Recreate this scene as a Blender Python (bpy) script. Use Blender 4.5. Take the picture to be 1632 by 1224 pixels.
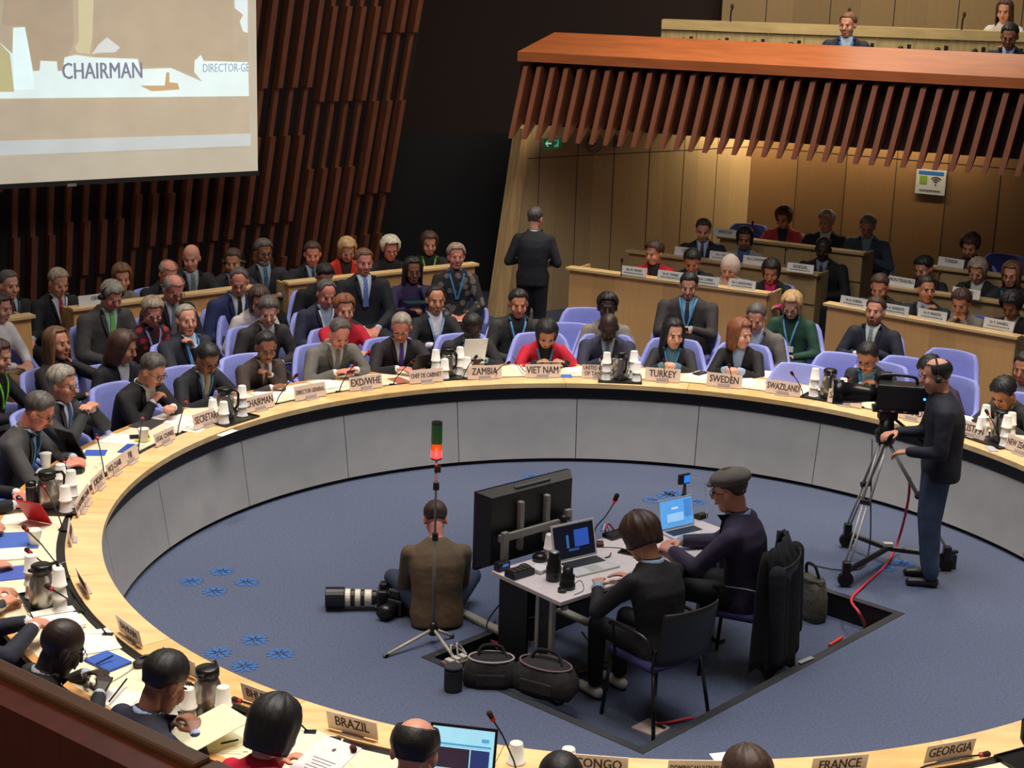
import bpy, bmesh, math, random
from mathutils import Vector, Matrix
from mathutils.bvhtree import BVHTree
random.seed(7)
PI = math.pi
R_ = math.radians
for _o in list(bpy.data.objects):
    bpy.data.objects.remove(_o)
SC = bpy.context.scene
COL = SC.collection
# ------------------------------------------------------------------ camera
F_PX, PITCH, ROLL, CAM_H = 2500.0, 0.259216, 0.031393, 4.3919
TCX, TCY, RIM = 0.8024, 10.3434, 3.518
cd = bpy.data.cameras.new('camera')
cam = bpy.data.objects.new('camera', cd)
COL.objects.link(cam)
cd.sensor_width = 36.0
cd.lens = 36.0 * F_PX / 1632.0
cd.clip_start = 0.05
cam.matrix_world = Matrix.Translation((0, 0, CAM_H)) @ Matrix.Rotation(PI / 2 - PITCH, 4, 'X') @ Matrix.Rotation(ROLL, 4, 'Z')
SC.camera = cam
# ------------------------------------------------------------------ world, exposure
SC.view_settings.view_transform = 'Standard'
SC.view_settings.look = 'None'
SC.view_settings.exposure = 0.0
SC.view_settings.gamma = 1.0
SC.view_settings.use_curve_mapping = False
W = bpy.data.worlds.new('hall_ambience')
SC.world = W
W.use_nodes = True
W.node_tree.nodes['Background'].inputs[0].default_value = (1.0, 0.86, 0.74, 1)
W.node_tree.nodes['Background'].inputs[1].default_value = 0.055
# ------------------------------------------------------------------ lamps of the hall
def lamp(kind, name, loc, power, col, target=None, size=1.0, sizey=None, spot=None, blend=0.5):
    ld = bpy.data.lights.new(name, kind)
    ld.energy = power
    ld.color = col
    if kind == 'AREA':
        ld.size = size
        if sizey:
            ld.shape = 'RECTANGLE'
            ld.size_y = sizey
    else:
        ld.shadow_soft_size = size
    if kind == 'SPOT':
        ld.spot_size = spot
        ld.spot_blend = blend
    o = bpy.data.objects.new(name, ld)
    COL.objects.link(o)
    o.location = loc
    if target is not None:
        d = Vector(target) - Vector(loc)
        o.rotation_euler = d.to_track_quat('-Z', 'Y').to_euler()
    return o
WARM = (1.0, 0.895, 0.76)
for k in range(10):
    a = 2 * PI * k / 10 + 0.2
    lamp('SPOT', 'table_downlight', (TCX + 3.9 * math.cos(a), TCY + 3.9 * math.sin(a), 7.5),
         900, WARM, (TCX + 4.0 * math.cos(a), TCY + 4.0 * math.sin(a), 0.7), 0.35, spot=R_(50), blend=0.8)
lamp('AREA', 'well_panel_light', (TCX, TCY, 8.0), 420, (0.95, 0.95, 1.0), (TCX, TCY, 0), 4.0)
for p, t, e in (((-3.5, 15.5, 7.5), (-2.9, 16.4, 0.8), 330), ((-1.2, 17.3, 7.5), (-1.0, 18.0, 0.8), 420), ((3.0, 17.0, 7.5), (2.3, 16.6, 0.8), 300),
                ((1.2, 17.2, 7.5), (1.3, 17.4, 0.6), 260), ((5.0, 14.8, 7.5), (4.6, 14.8, 0.8), 300)):
    lamp('SPOT', 'seating_downlight', p, e, WARM, t, 0.3, spot=R_(52), blend=0.9)
# ------------------------------------------------------------------ materials (all procedural)
def lin(c):
    c = c / 255.0
    return c / 12.92 if c <= 0.04045 else ((c + 0.055) / 1.055) ** 2.4
def L3(rgb):
    return (lin(rgb[0]), lin(rgb[1]), lin(rgb[2]), 1.0)
_MC = {}
def mat(kind, rgb, rough=0.7, rgb2=None, scale=None, metal=0.0, emit=0.0):
    key = (kind, tuple(rgb), rough, tuple(rgb2) if rgb2 else None, scale, metal, emit)
    if key in _MC:
        return _MC[key]
    m = bpy.data.materials.new(kind + '_material')
    m.use_nodes = True
    nt = m.node_tree
    N = nt.nodes
    Lk = nt.links.new
    bs = N['Principled BSDF']
    bs.inputs['Roughness'].default_value = rough
    bs.inputs['Metallic'].default_value = metal
    c1 = L3(rgb)
    tc = N.new('ShaderNodeTexCoord')
    mp = N.new('ShaderNodeMapping')
    Lk(tc.outputs['Object'], mp.inputs[0])
    ramp = N.new('ShaderNodeValToRGB')
    bump = N.new('ShaderNodeBump')
    def two(a, b, p0=0.3, p1=0.7):
        ramp.color_ramp.elements[0].position = p0
        ramp.color_ramp.elements[1].position = p1
        ramp.color_ramp.elements[0].color = a
        ramp.color_ramp.elements[1].color = b
    def sh(c, f):
        return (min(1, c[0] * f), min(1, c[1] * f), min(1, c[2] * f), 1)
    if kind in ('floral', 'tartan'):
        t = N.new('ShaderNodeTexVoronoi')
        t.inputs['Scale'].default_value = scale or 14
        Lk(mp.outputs[0], t.inputs['Vector'])
        two(c1, L3(rgb2), 0.35, 0.45)
        Lk(t.outputs['Distance'], ramp.inputs[0])
        out = t.outputs['Distance']
        bump.inputs['Strength'].default_value = 0.1
    elif kind == 'stripe':
        t = N.new('ShaderNodeTexWave')
        t.inputs['Scale'].default_value = scale or 14
        t.bands_direction = 'DIAGONAL'
        Lk(mp.outputs[0], t.inputs['Vector'])
        two(c1, L3(rgb2), 0.45, 0.55)
        Lk(t.outputs['Fac'], ramp.inputs[0])
        out = t.outputs['Fac']
        bump.inputs['Strength'].default_value = 0.05
    else:
        t = N.new('ShaderNodeTexNoise')
        Lk(mp.outputs[0], t.inputs['Vector'])
        t.inputs['Detail'].default_value = 4
        out = t.outputs['Fac']
        if kind == 'wood':
            mp.inputs['Scale'].default_value = (1, 1, 14) if rgb2 is None else (14, 1, 1)
            t.inputs['Scale'].default_value = scale or 2.5
            mp.inputs['Scale'].default_value = (9, 9, 0.8)
            two(sh(c1, 0.8), sh(c1, 1.15))
            bump.inputs['Strength'].default_value = 0.05
        elif kind == 'woodflat':
            mp.inputs['Scale'].default_value = (1.2, 6, 6)
            t.inputs['Scale'].default_value = scale or 2.0
            two(sh(c1, 0.82), sh(c1, 1.12))
            bump.inputs['Strength'].default_value = 0.03
        elif kind == 'carpet':
            t.inputs['Scale'].default_value = scale or 60
            two(sh(c1, 0.8), sh(c1, 1.2))
            bump.inputs['Strength'].default_value = 0.4
            bump.inputs['Distance'].default_value = 0.01
        elif kind == 'skin':
            t.inputs['Scale'].default_value = 9
            two(sh(c1, 0.86), sh(c1, 1.1))
            bump.inputs['Strength'].default_value = 0.08
            bs.inputs['Subsurface Weight'].default_value = 0.06
            bs.inputs['Subsurface Radius'].default_value = (0.02, 0.008, 0.004)
        elif kind == 'hair':
            t.inputs['Scale'].default_value = 30
            mp.inputs['Scale'].default_value = (1.6, 1.6, 0.35)
            two(sh(c1, 0.55), sh(c1, 1.4))
            bump.inputs['Strength'].default_value = 0.5
            bump.inputs['Distance'].default_value = 0.006
        elif kind == 'cloth':
            t.inputs['Scale'].default_value = scale or 7
            two(sh(c1, 0.82), sh(c1, 1.15))
            bump.inputs['Strength'].default_value = 0.55
            bump.inputs['Distance'].default_value = 0.03
        else:
            t.inputs['Scale'].default_value = scale or 25
            two(sh(c1, 0.94), sh(c1, 1.04))
            bump.inputs['Strength'].default_value = 0.03
        Lk(out, ramp.inputs[0])
    Lk(ramp.outputs[0], bs.inputs['Base Color'])
    Lk(out, bump.inputs['Height'])
    Lk(bump.outputs[0], bs.inputs['Normal'])
    if emit > 0:
        Lk(ramp.outputs[0], bs.inputs['Emission Color'])
        bs.inputs['Emission Strength'].default_value = emit
    _MC[key] = m
    return m
def planks(rgb, wdt, axis='X', lo=0.82, hi=1.12):
    """wood veneer in boards of width wdt whose tone changes board by board"""
    key = ('planks', tuple(rgb), wdt, axis)
    if key in _MC:
        return _MC[key]
    m = bpy.data.materials.new('veneer_material')
    m.use_nodes = True
    N = m.node_tree.nodes
    Lk = m.node_tree.links.new
    bs = N['Principled BSDF']
    bs.inputs['Roughness'].default_value = 0.45
    tc = N.new('ShaderNodeTexCoord')
    sx = N.new('ShaderNodeSeparateXYZ')
    Lk(tc.outputs['Object'], sx.inputs[0])
    d = N.new('ShaderNodeMath'); d.operation = 'DIVIDE'; d.inputs[1].default_value = wdt
    Lk(sx.outputs[axis], d.inputs[0])
    fl = N.new('ShaderNodeMath'); fl.operation = 'FLOOR'
    Lk(d.outputs[0], fl.inputs[0])
    wn = N.new('ShaderNodeTexWhiteNoise'); wn.noise_dimensions = '1D'
    Lk(fl.outputs[0], wn.inputs['W'])
    mp = N.new('ShaderNodeMapping'); mp.inputs['Scale'].default_value = (18, 18, 1.2)
    Lk(tc.outputs['Object'], mp.inputs[0])
    no = N.new('ShaderNodeTexNoise'); no.inputs['Scale'].default_value = 1.5; no.inputs['Detail'].default_value = 5
    Lk(mp.outputs[0], no.inputs['Vector'])
    av = N.new('ShaderNodeMath'); av.operation = 'MULTIPLY_ADD'; av.inputs[1].default_value = 0.5; 
    Lk(wn.outputs['Value'], av.inputs[0])
    hv = N.new('ShaderNodeMath'); hv.operation = 'MULTIPLY'; hv.inputs[1].default_value = 0.5
    Lk(no.outputs['Fac'], hv.inputs[0])
    Lk(hv.outputs[0], av.inputs[2])
    rp = N.new('ShaderNodeValToRGB')
    c = L3(rgb)
    rp.color_ramp.elements[0].position = 0.1
    rp.color_ramp.elements[1].position = 0.8
    rp.color_ramp.elements[0].color = (c[0] * lo, c[1] * lo, c[2] * lo, 1)
    rp.color_ramp.elements[1].color = (min(1, c[0] * hi), min(1, c[1] * hi), min(1, c[2] * hi), 1)
    Lk(av.outputs[0], rp.inputs[0])
    Lk(rp.outputs[0], bs.inputs['Base Color'])
    _MC[key] = m
    return m
# ------------------------------------------------------------------ where a spot of the floor plan is
_c, _s = math.cos(ROLL), math.sin(ROLL)
def ray(px, py):
    u, v = px - 816.0, py - 612.0
    u, v = _c * u + _s * v, -_s * u + _c * v
    return Vector((u, F_PX * math.cos(PITCH) - v * math.sin(PITCH), -F_PX * math.sin(PITCH) - v * math.cos(PITCH)))
CP = Vector((0, 0, CAM_H))
def at(px, py, z):
    d = ray(px, py)
    return CP + d * ((z - CAM_H) / d.z)
def onplane(px, py, P, n):
    d = ray(px, py)
    return CP + d * ((Vector(P) - CP).dot(n) / d.dot(n))
# ------------------------------------------------------------------ mesh helpers
class MB:
    def __init__(s):
        s.v = []; s.f = []
    def add(s, V, F, M=None):
        o = len(s.v)
        s.v += [tuple(M @ Vector(p)) if M is not None else tuple(p) for p in V]
        s.f += [tuple(i + o for i in q) for q in F]
        return s
    def box(s, x0, x1, y0, y1, z0, z1, M=None):
        V = [(x0, y0, z0), (x1, y0, z0), (x1, y1, z0), (x0, y1, z0), (x0, y0, z1), (x1, y0, z1), (x1, y1, z1), (x0, y1, z1)]
        return s.add(V, [(0, 3, 2, 1), (4, 5, 6, 7), (0, 1, 5, 4), (1, 2, 6, 5), (2, 3, 7, 6), (3, 0, 4, 7)], M)
    def prism(s, pts, z0, z1, M=None):
        n = len(pts)
        V = [(p[0], p[1], z0) for p in pts] + [(p[0], p[1], z1) for p in pts]
        F = [tuple(range(n - 1, -1, -1)), tuple(range(n, 2 * n))] + [(i, (i + 1) % n, n + (i + 1) % n, n + i) for i in range(n)]
        return s.add(V, F, M)
    def rings(s, R, cap=True, close=False):
        n = len(R[0]); o = len(s.v)
        for r in R:
            s.v += [tuple(p) for p in r]
        m = len(R)
        for k in range(m if close else m - 1):
            a = o + k * n; b = o + ((k + 1) % m) * n
            for i in range(n):
                j = (i + 1) % n
                s.f.append((a + i, a + j, b + j, b + i))
        if cap and not close:
            s.f.append(tuple(o + i for i in range(n - 1, -1, -1)))
            s.f.append(tuple(o + (m - 1) * n + i for i in range(n)))
        return s
    def tube(s, P, r, n=8):
        P = [Vector(p) for p in P]
        rr = r if isinstance(r, (list, tuple)) else [r] * len(P)
        R = []; up = Vector((0, 0, 1)); prev = None
        for i, p in enumerate(P):
            d = (P[min(i + 1, len(P) - 1)] - P[max(i - 1, 0)]).normalized()
            if prev is None:
                x = d.cross(up)
                if x.length < 0.05:
                    x = d.cross(Vector((1, 0, 0)))
            else:
                x = prev - d * prev.dot(d)
            x.normalize(); prev = x; y = d.cross(x)
            R.append([p + (x * math.cos(2 * PI * k / n) + y * math.sin(2 * PI * k / n)) * rr[i] for k in range(n)])
        return s.rings(R)
    def lathe(s, prof, n=16, M=None):
        R = []
        for r, z in prof:
            q = [Vector((r * math.cos(2 * PI * k / n), r * math.sin(2 * PI * k / n), z)) for k in range(n)]
            R.append([M @ p for p in q] if M is not None else q)
        return s.rings(R)
    def cap(s, a, b, ra, rb, n=10):
        a = Vector(a); b = Vector(b); d = b - a; L = d.length
        if L < 1e-5:
            d = Vector((0, 0, 1)); L = 1e-5
        d = d / L
        x = d.cross(Vector((0.3, 0.2, 0.93)))
        if x.length < 0.05:
            x = d.cross(Vector((1, 0, 0)))
        x.normalize(); y = d.cross(x)
        pr = [(ra * math.cos(t), -ra * math.sin(t)) for t in (1.35, 0.9, 0.45, 0)] + [(rb * math.cos(t), L + rb * math.sin(t)) for t in (0, 0.45, 0.9, 1.35)]
        return s.rings([[a + d * h + (x * math.cos(2 * PI * k / n) + y * math.sin(2 * PI * k / n)) * r for k in range(n)] for r, h in pr])
    def ell(s, c, rx, ry, rz, M=None, n=14, m=9):
        c = Vector(c); R = []
        for i in range(m):
            t = PI * (i + 0.35) / (m - 0.3) - PI / 2
            R.append([c + Vector((rx * math.cos(t) * math.cos(2 * PI * k / n), ry * math.cos(t) * math.sin(2 * PI * k / n), rz * math.sin(t))) for k in range(n)])
        if M is not None:
            R = [[M @ p for p in r] for r in R]
        return s.rings(R)
    def strip(s, L):
        """list of rows of points"""
        n = len(L[0]); o = len(s.v)
        for r in L:
            s.v += [tuple(p) for p in r]
        for i in range(len(L) - 1):
            for j in range(n - 1):
                a = o + i * n + j
                s.f.append((a, a + 1, a + n + 1, a + n))
        return s
    def obj(s, name, material, parent=None, smooth=False, bev=0.0, M=None):
        me = bpy.data.meshes.new(name)
        me.from_pydata(s.v, [], s.f)
        me.materials.append(material)
        if smooth:
            me.polygons.foreach_set('use_smooth', [True] * len(me.polygons))
        me.update()
        o = bpy.data.objects.new(name, me)
        COL.objects.link(o)
        if parent is not None:
            o.parent = parent
        if M is not None:
            o.matrix_world = M
        if bev > 0:
            b = o.modifiers.new('bevel', 'BEVEL'); b.width = bev; b.segments = 2; b.limit_method = 'ANGLE'
        return o
_used = {}
def tag(o, label, cat, group=None, kind=None):
    if label in _used and not group:
        print('DUPLICATE LABEL', label)
    _used[label] = 1
    o['label'] = label; o['category'] = cat
    if group: o['group'] = group
    if kind: o['kind'] = kind
    return o
def empty(name, loc, rz=0.0, parent=None):
    o = bpy.data.objects.new(name, None)
    o.empty_display_size = 0.1
    COL.objects.link(o)
    o.location = loc; o.rotation_euler = (0, 0, rz)
    if parent is not None: o.parent = parent
    return o
def struct(o):
    o['kind'] = 'structure'
    return o
def dup(root, loc, rz=0.0, rot=None):
    r = root.copy(); COL.objects.link(r)
    r.location = loc; r.rotation_euler = rot if rot else (0, 0, rz)
    for ch in list(root.children):
        c = ch.copy(); COL.objects.link(c); c.parent = r
        for g in list(ch.children):
            d = g.copy(); COL.objects.link(d); d.parent = c
    return r
def text(body, size, material, parent, loc, rot=(PI / 2, 0, 0), sx=0.8, bold=0.0, name='lettering', align='CENTER', ext=0.0006):
    cu = bpy.data.curves.new(name, 'FONT')
    cu.body = body; cu.size = size; cu.align_x = align; cu.align_y = 'CENTER'
    cu.extrude = ext; cu.offset = bold; cu.resolution_u = 2; cu.space_line = 0.85
    cu.materials.append(material)
    o = bpy.data.objects.new(name, cu); COL.objects.link(o)
    me = bpy.data.meshes.new_from_object(o)
    bpy.data.objects.remove(o); bpy.data.curves.remove(cu)
    V = [tuple(v.co) for v in me.vertices]; Fc = [tuple(p.vertices) for p in me.polygons]; nv = len(V); dd = size * .022
    V2 = [(x - dd, y, z) for x, y, z in V] + [(x + dd, y, z + .0003) for x, y, z in V]
    me = bpy.data.meshes.new(name); me.from_pydata(V2, [], Fc + [tuple(i + nv for i in p) for p in Fc]); me.materials.append(material)
    o = bpy.data.objects.new(name, me); COL.objects.link(o)
    o.parent = parent; o.location = loc; o.rotation_euler = rot; o.scale = (sx, 1, 1)
    return o
def solid(o, t, off=1.0):
    m = o.modifiers.new('solid', 'SOLIDIFY'); m.thickness = t; m.offset = off
    return o
def polar(r, deg, z=0.0):
    a = R_(deg)
    return Vector((TCX + r * math.cos(a), TCY + r * math.sin(a), z))
def topolar(p):
    return math.hypot(p[0] - TCX, p[1] - TCY), math.degrees(math.atan2(p[1] - TCY, p[0] - TCX))
BLACK = (18, 18, 20)
# ================================================================== THE ROOM
carpet = mat('carpet', (84, 92, 116), 0.95)
wood_lt = (234, 178, 112)
# pit corners in the carpet
PB = at(1022, 1192, 0); PR = at(1425, 978, 0); PL = at(690, 1048, 0)
PT = PL + PR - PB
pit = [(p.x, p.y) for p in (PB, PR, PT, PL)]
PZ = -0.18
def floor_mesh():
    outer = [(-2, -1), (16, 8), (10, 30), (-14, 14)]
    outer = [(3, -4), (18, 8), (2, 32), (-16, 8)]
    m = MB()
    V = [(x, y, 0) for x, y in outer] + [(x, y, 0) for x, y in pit]
    F = [(i, (i + 1) % 4, 4 + (i + 1) % 4, 4 + i) for i in range(4)]
    m.add(V, F)
    return m
fl = struct(floor_mesh().obj('floor', carpet))
m = MB()
m.add([(x, y, PZ) for x, y in pit], [(0, 1, 2, 3)])
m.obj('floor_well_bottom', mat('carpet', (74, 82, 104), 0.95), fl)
m = MB()
V = [(x, y, PZ) for x, y in pit] + [(x, y, 0) for x, y in pit]
m.add(V, [(i, 4 + i, 4 + (i + 1) % 4, (i + 1) % 4) for i in range(4)])
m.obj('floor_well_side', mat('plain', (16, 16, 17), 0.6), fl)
def edge_trim(nm, i):
    a = Vector((*pit[i], 0)); b = Vector((*pit[(i + 1) % 4], 0))
    c = sum((Vector((*p, 0)) for p in pit), Vector()) / 4
    d = (b - a).normalized(); n = Vector((-d.y, d.x, 0))
    if n.dot(c - a) > 0: n = -n
    M = MB()
    w = 0.055
    e_ = w if i % 2 == 0 else -0.001
    a2, b2 = a - d * e_, b + d * e_
    M.add([a2 - n * 0.004, b2 - n * 0.004, b2 + n * w, a2 + n * w], [(0, 1, 2, 3)])
    M.v = [(v[0], v[1], 0.004) for v in M.v]
    o = M.obj(nm, mat('plain', (46, 47, 50), 0.5)); struct(o); solid(o, 0.006)
for i in range(4):
    edge_trim('trim_%d' % (i + 1), i)
# rosettes woven in the carpet
bl = mat('carpet', (62, 104, 164), 0.9); dk = mat('carpet', (34, 50, 88), 0.9)
def rosette(px, py):
    c = at(px, py, 0)
    M = MB()
    for k in range(12):
        a = 2 * PI * k / 12
        d = Vector((math.cos(a), math.sin(a), 0)); n = Vector((-d.y, d.x, 0))
        M.add([c + d * 0.012, c + d * 0.06 + n * 0.018, c + d * 0.1, c + d * 0.06 - n * 0.018], [(0, 3, 2, 1)])
    M.v = [(v[0], v[1], 0.003) for v in M.v]
    o = M.obj('carpet_rosette', bl, fl)
    M = MB()
    for k in range(6):
        a = 2 * PI * (k + .5) / 6
        d = Vector((math.cos(a), math.sin(a), 0)); n = Vector((-d.y, d.x, 0)) * 0.004
        M.add([c + d * 0.014 - n, c + d * 0.014 + n, c + d * 0.06 + n, c + d * 0.06 - n], [(0, 3, 2, 1)])
    M.v = [(v[0], v[1], 0.005) for v in M.v]
    M.obj('rosette_needles', dk, o)
for p in ((354, 911), (305, 927), (343, 943), (393, 928), (406, 1020), (348, 1041), (390, 1062), (447, 1042), (822, 771), (850, 760), (814, 783), (1040, 797), (1062, 790), (1111, 800), (1072, 786), (1440, 898), (1466, 931), (1410, 905)):
    rosette(*p)
# ---- slatted wall on the left
DL0 = at(757, 419, 1.0); DL1 = at(8, 507, 1.0)
dl = (DL1 - DL0).normalized(); nl = Vector((dl.y, -dl.x, 0))
if nl.y < 0: nl = -nl                                    # away from the hall
WS = DL0 + nl * 2.5; WS.z = 0
WS = WS - dl * 0.15
mahog = mat('wood', (118, 68, 46), 0.45)
def wallpt(s, z, off=0.0):
    fwd = 0.27 * max(0.25, min(1.0, 1.25 - s * 0.13)) * z    # the wall leans over the hall
    return WS + dl * s - nl * (fwd + off) + Vector((0, 0, z))
M = MB()
n = 24
for k in range(n + 1):
    s = -0.1 + 11.0 * k / n
    M.v += [tuple(wallpt(s, 0)), tuple(wallpt(s, 6.5))]
for k in range(n):
    a = 2 * k
    M.f.append((a, a + 1, a + 3, a + 2))
slatwall = struct(M.obj('wall_left', mat('plain', (26, 13, 10), 0.8)))
rs = random.Random(3)
s = 0.05; g = 0
while s < 10.8:
    cnt = rs.choice((3, 3, 4))
    z = rs.uniform(0.5, 1.4); br = []
    while z < 6.4:
        br.append(z); z += rs.uniform(0.45, 1.25)
    deep0 = rs.random() < 0.5
    for q in range(cnt):
        if s > 10.8: break
        M = MB(); z0 = 0.0; deep = deep0
        for z1 in br + [6.5]:
            dp = 0.13 if deep else 0.07
            wd = 0.034 if deep else 0.028
            c = [wallpt(s - wd, z0, 0), wallpt(s + wd, z0, 0), wallpt(s + wd, z0, dp), wallpt(s - wd, z0, dp)]
            d = [wallpt(s - wd, z1, 0), wallpt(s + wd, z1, 0), wallpt(s + wd, z1, dp), wallpt(s - wd, z1, dp)]
            M.add(c + d, [(0, 3, 2, 1), (4, 5, 6, 7), (0, 1, 5, 4), (1, 2, 6, 5), (2, 3, 7, 6), (3, 0, 4, 7)])
            z0 = z1; deep = not deep
        M.obj('wall_slat', mahog, slatwall)
        s += 0.2
# dark wall behind
M = MB(); M.box(-4.5, 3.4, 24.2, 24.4, 0, 8); struct(M.obj('wall_back', mat('plain', (44, 27, 22), 0.8)))
M = MB(); M.box(WS.x - 0.1, 0.35, 21.6, 21.7, 0, 2.2); struct(M.obj('door_1', mat('plain', (10, 9, 9), 0.7)))
# pale panelled wall with slanting end
Wc = Vector((3.31, 22.5, 0)); Wa = Vector((-0.02, 20.1, 0))
dw = (Wc - Wa).normalized(); nw = Vector((dw.y, -dw.x, 0))      # towards the hall
pale = planks((206, 176, 128), 0.62)
M = MB()
Lw = (Wc - Wa).length
M.add([(-0.2, 0, 0), (Lw, 0, 0), (Lw, 0, 3.3), (0.24, 0, 3.3), (0.12, 0, 2.45), (-0.2, 0.16, 0), (Lw, 0.16, 0), (Lw, 0.16, 3.3), (0.24, 0.16, 3.3), (0.12, 0.16, 2.45)],
      [(0, 1, 2, 3, 4), (9, 8, 7, 6, 5), (0, 5, 6, 1), (3, 2, 7, 8), (4, 3, 8, 9), (0, 4, 9, 5), (1, 6, 7, 2)])
MW = Matrix.Translation(Wa) @ Matrix.Rotation(math.atan2(dw.y, dw.x), 4, 'Z')
wr = struct(M.obj('wall_right', pale, M=MW))
M = MB()
for x in (0.35, 0.97, 1.59, 2.21, 2.83, 3.45):
    M.box(x - 0.004, x + 0.004, -0.003, 0.0, 0, 3.2)
M.box(0.0, Lw, -0.003, 0, 2.03, 2.04)
M.obj('panel_joints', mat('plain', (70, 55, 38)), wr)
M = MB()
M.add([(-0.3, -0.03, 0), (-0.13, -0.03, 0), (0.2, -0.03, 2.5), (0.05, -0.03, 2.42), (-0.3, 0.17, 0), (-0.13, 0.17, 0), (0.2, 0.17, 2.5), (0.05, 0.17, 2.42)],
      [(0, 1, 2, 3), (4, 7, 6, 5), (0, 4, 5, 1), (1, 5, 6, 2), (2, 6, 7, 3), (3, 7, 4, 0)])
M.obj('wall_end_post', mat('wood', (232, 192, 132)), wr)
Wd = Wc + Vector((0.876, -0.482, 0)) * 7
db = (Wd - Wc).normalized()
MWB = Matrix.Translation(Wc) @ Matrix.Rotation(math.atan2(db.y, db.x), 4, 'Z')
M = MB(); M.box(0, 7, 0, 0.15, 0, 2.61)
wb = struct(M.obj('wall_rear', planks((150, 114, 74), 0.7), M=MWB))
M = MB()
for k in range(1, 10): M.box(k * 0.7 - 0.004, k * 0.7 + 0.004, -0.003, 0, 0, 2.6)
M.box(0, 7, -0.003, 0, 2.03, 2.04)
M.obj('panel_joints', mat('plain', (50, 38, 26)), wb)
# ---- tiers
def tier(nm, a, b, off, z, depth):
    d = (b - a).normalized(); n = Vector((-d.y, d.x, 0))
    if n.y < 0: n = -n
    p = a + n * off; q = b + n * off
    P = [p, q, q + n * depth, p + n * depth]
    M = MB().prism([(v.x, v.y) for v in P], 0.0, z)
    o = M.obj(nm, mat('carpet', (60, 66, 88), 0.95)); struct(o)
DR0 = at(908, 425, 1.0); DR1 = at(1222, 466, 1.0)
DS0 = at(1319, 482, 1.0); DS1 = at(1620, 535, 1.0)
tier('floor_tier_3', DR0, DR1 + (DR1 - DR0).normalized() * .6, 1.35, 0.04, 1.15)
tier('floor_tier_4', DR0 + (DR1 - DR0) * 0.5, DR1 + (DR1 - DR0).normalized() * 1.6, 2.5, 0.18, 1.6)
tier('floor_tier_6', DS0 + (DS1 - DS0) * .2, DS1 + (DS1 - DS0), 1.25, 0.04, 1.05)
tier('floor_tier_7', DS0 + (DS1 - DS0) * .3, DS1 + (DS1 - DS0), 2.3, 0.18, 1.6)
# ---- tribune desks
def long_desk(a, b, zf, zt, depth, label, group=None, dim=False, sockets=()):
    d = (b - a); L = math.hypot(d.x, d.y)
    rz = math.atan2(d.y, d.x)
    if math.sin(rz + PI / 2) < 0:
        a, b = b, a; rz += PI
    t = empty('tribune_desk', (a.x, a.y, zf), rz)
    h = zt - zf
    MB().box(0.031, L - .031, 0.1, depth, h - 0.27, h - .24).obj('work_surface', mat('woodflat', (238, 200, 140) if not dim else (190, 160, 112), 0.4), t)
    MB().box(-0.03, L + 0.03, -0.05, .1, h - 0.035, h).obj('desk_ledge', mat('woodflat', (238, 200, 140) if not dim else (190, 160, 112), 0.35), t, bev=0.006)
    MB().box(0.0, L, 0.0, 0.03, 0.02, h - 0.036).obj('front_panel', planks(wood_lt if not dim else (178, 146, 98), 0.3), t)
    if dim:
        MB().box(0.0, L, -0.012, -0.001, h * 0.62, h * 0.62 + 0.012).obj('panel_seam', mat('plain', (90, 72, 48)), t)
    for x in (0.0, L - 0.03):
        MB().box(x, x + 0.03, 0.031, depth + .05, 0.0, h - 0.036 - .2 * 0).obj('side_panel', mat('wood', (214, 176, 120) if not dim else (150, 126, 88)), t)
    for sx_ in sockets:
        s_ = MB().box(sx_, sx_ + 0.07, -0.012, -0.001, h * 0.5, h * 0.5 + 0.17).obj('socket_plate', mat('plain', (22, 21, 20)), t)
        MB().box(sx_ + 0.025, sx_ + 0.045, -0.016, -0.0125, h * 0.5 + 0.08, h * 0.5 + 0.1).obj('socket_hole', mat('plain', (120, 110, 90)), s_)
    tag(t, label, 'desk', group)
    return t
def px2(a, z): return at(a[0], a[1], z)
long_desk(at(757, 419, 1.0), at(460, 449, 1.0), 0, 1.0, .42, 'pale wood tribune desk below the slatted wall, nearest the dark doorway', sockets=(.3,))
long_desk(at(402, 455, 1.0), at(117, 490, 1.0), 0, 1.0, .42, 'pale wood tribune desk below the slatted wall, middle unit between two gaps')
long_desk(at(49, 501, 1.0), at(-120, 522, 1.0), 0, 1.0, .42, 'pale wood tribune desk cut by the left edge of the photo')
long_desk(DR0, DR1, 0, 1.0, .45, 'long bare maple desk front behind the person holding a phone, with four name cards')
long_desk(DS0, DS1, 0, 1.0, .45, 'long maple desk front on the right behind the television camera')
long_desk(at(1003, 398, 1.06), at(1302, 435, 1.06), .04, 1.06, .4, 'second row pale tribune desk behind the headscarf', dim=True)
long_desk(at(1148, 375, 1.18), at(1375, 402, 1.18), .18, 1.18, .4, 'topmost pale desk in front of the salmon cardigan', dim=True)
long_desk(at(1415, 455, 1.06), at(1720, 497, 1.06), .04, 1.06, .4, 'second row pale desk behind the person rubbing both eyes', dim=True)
long_desk(at(1488, 424, 1.18), at(1720, 452, 1.18), .18, 1.18, .4, 'back row pale desk at the far right under the notice', dim=True)
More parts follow.
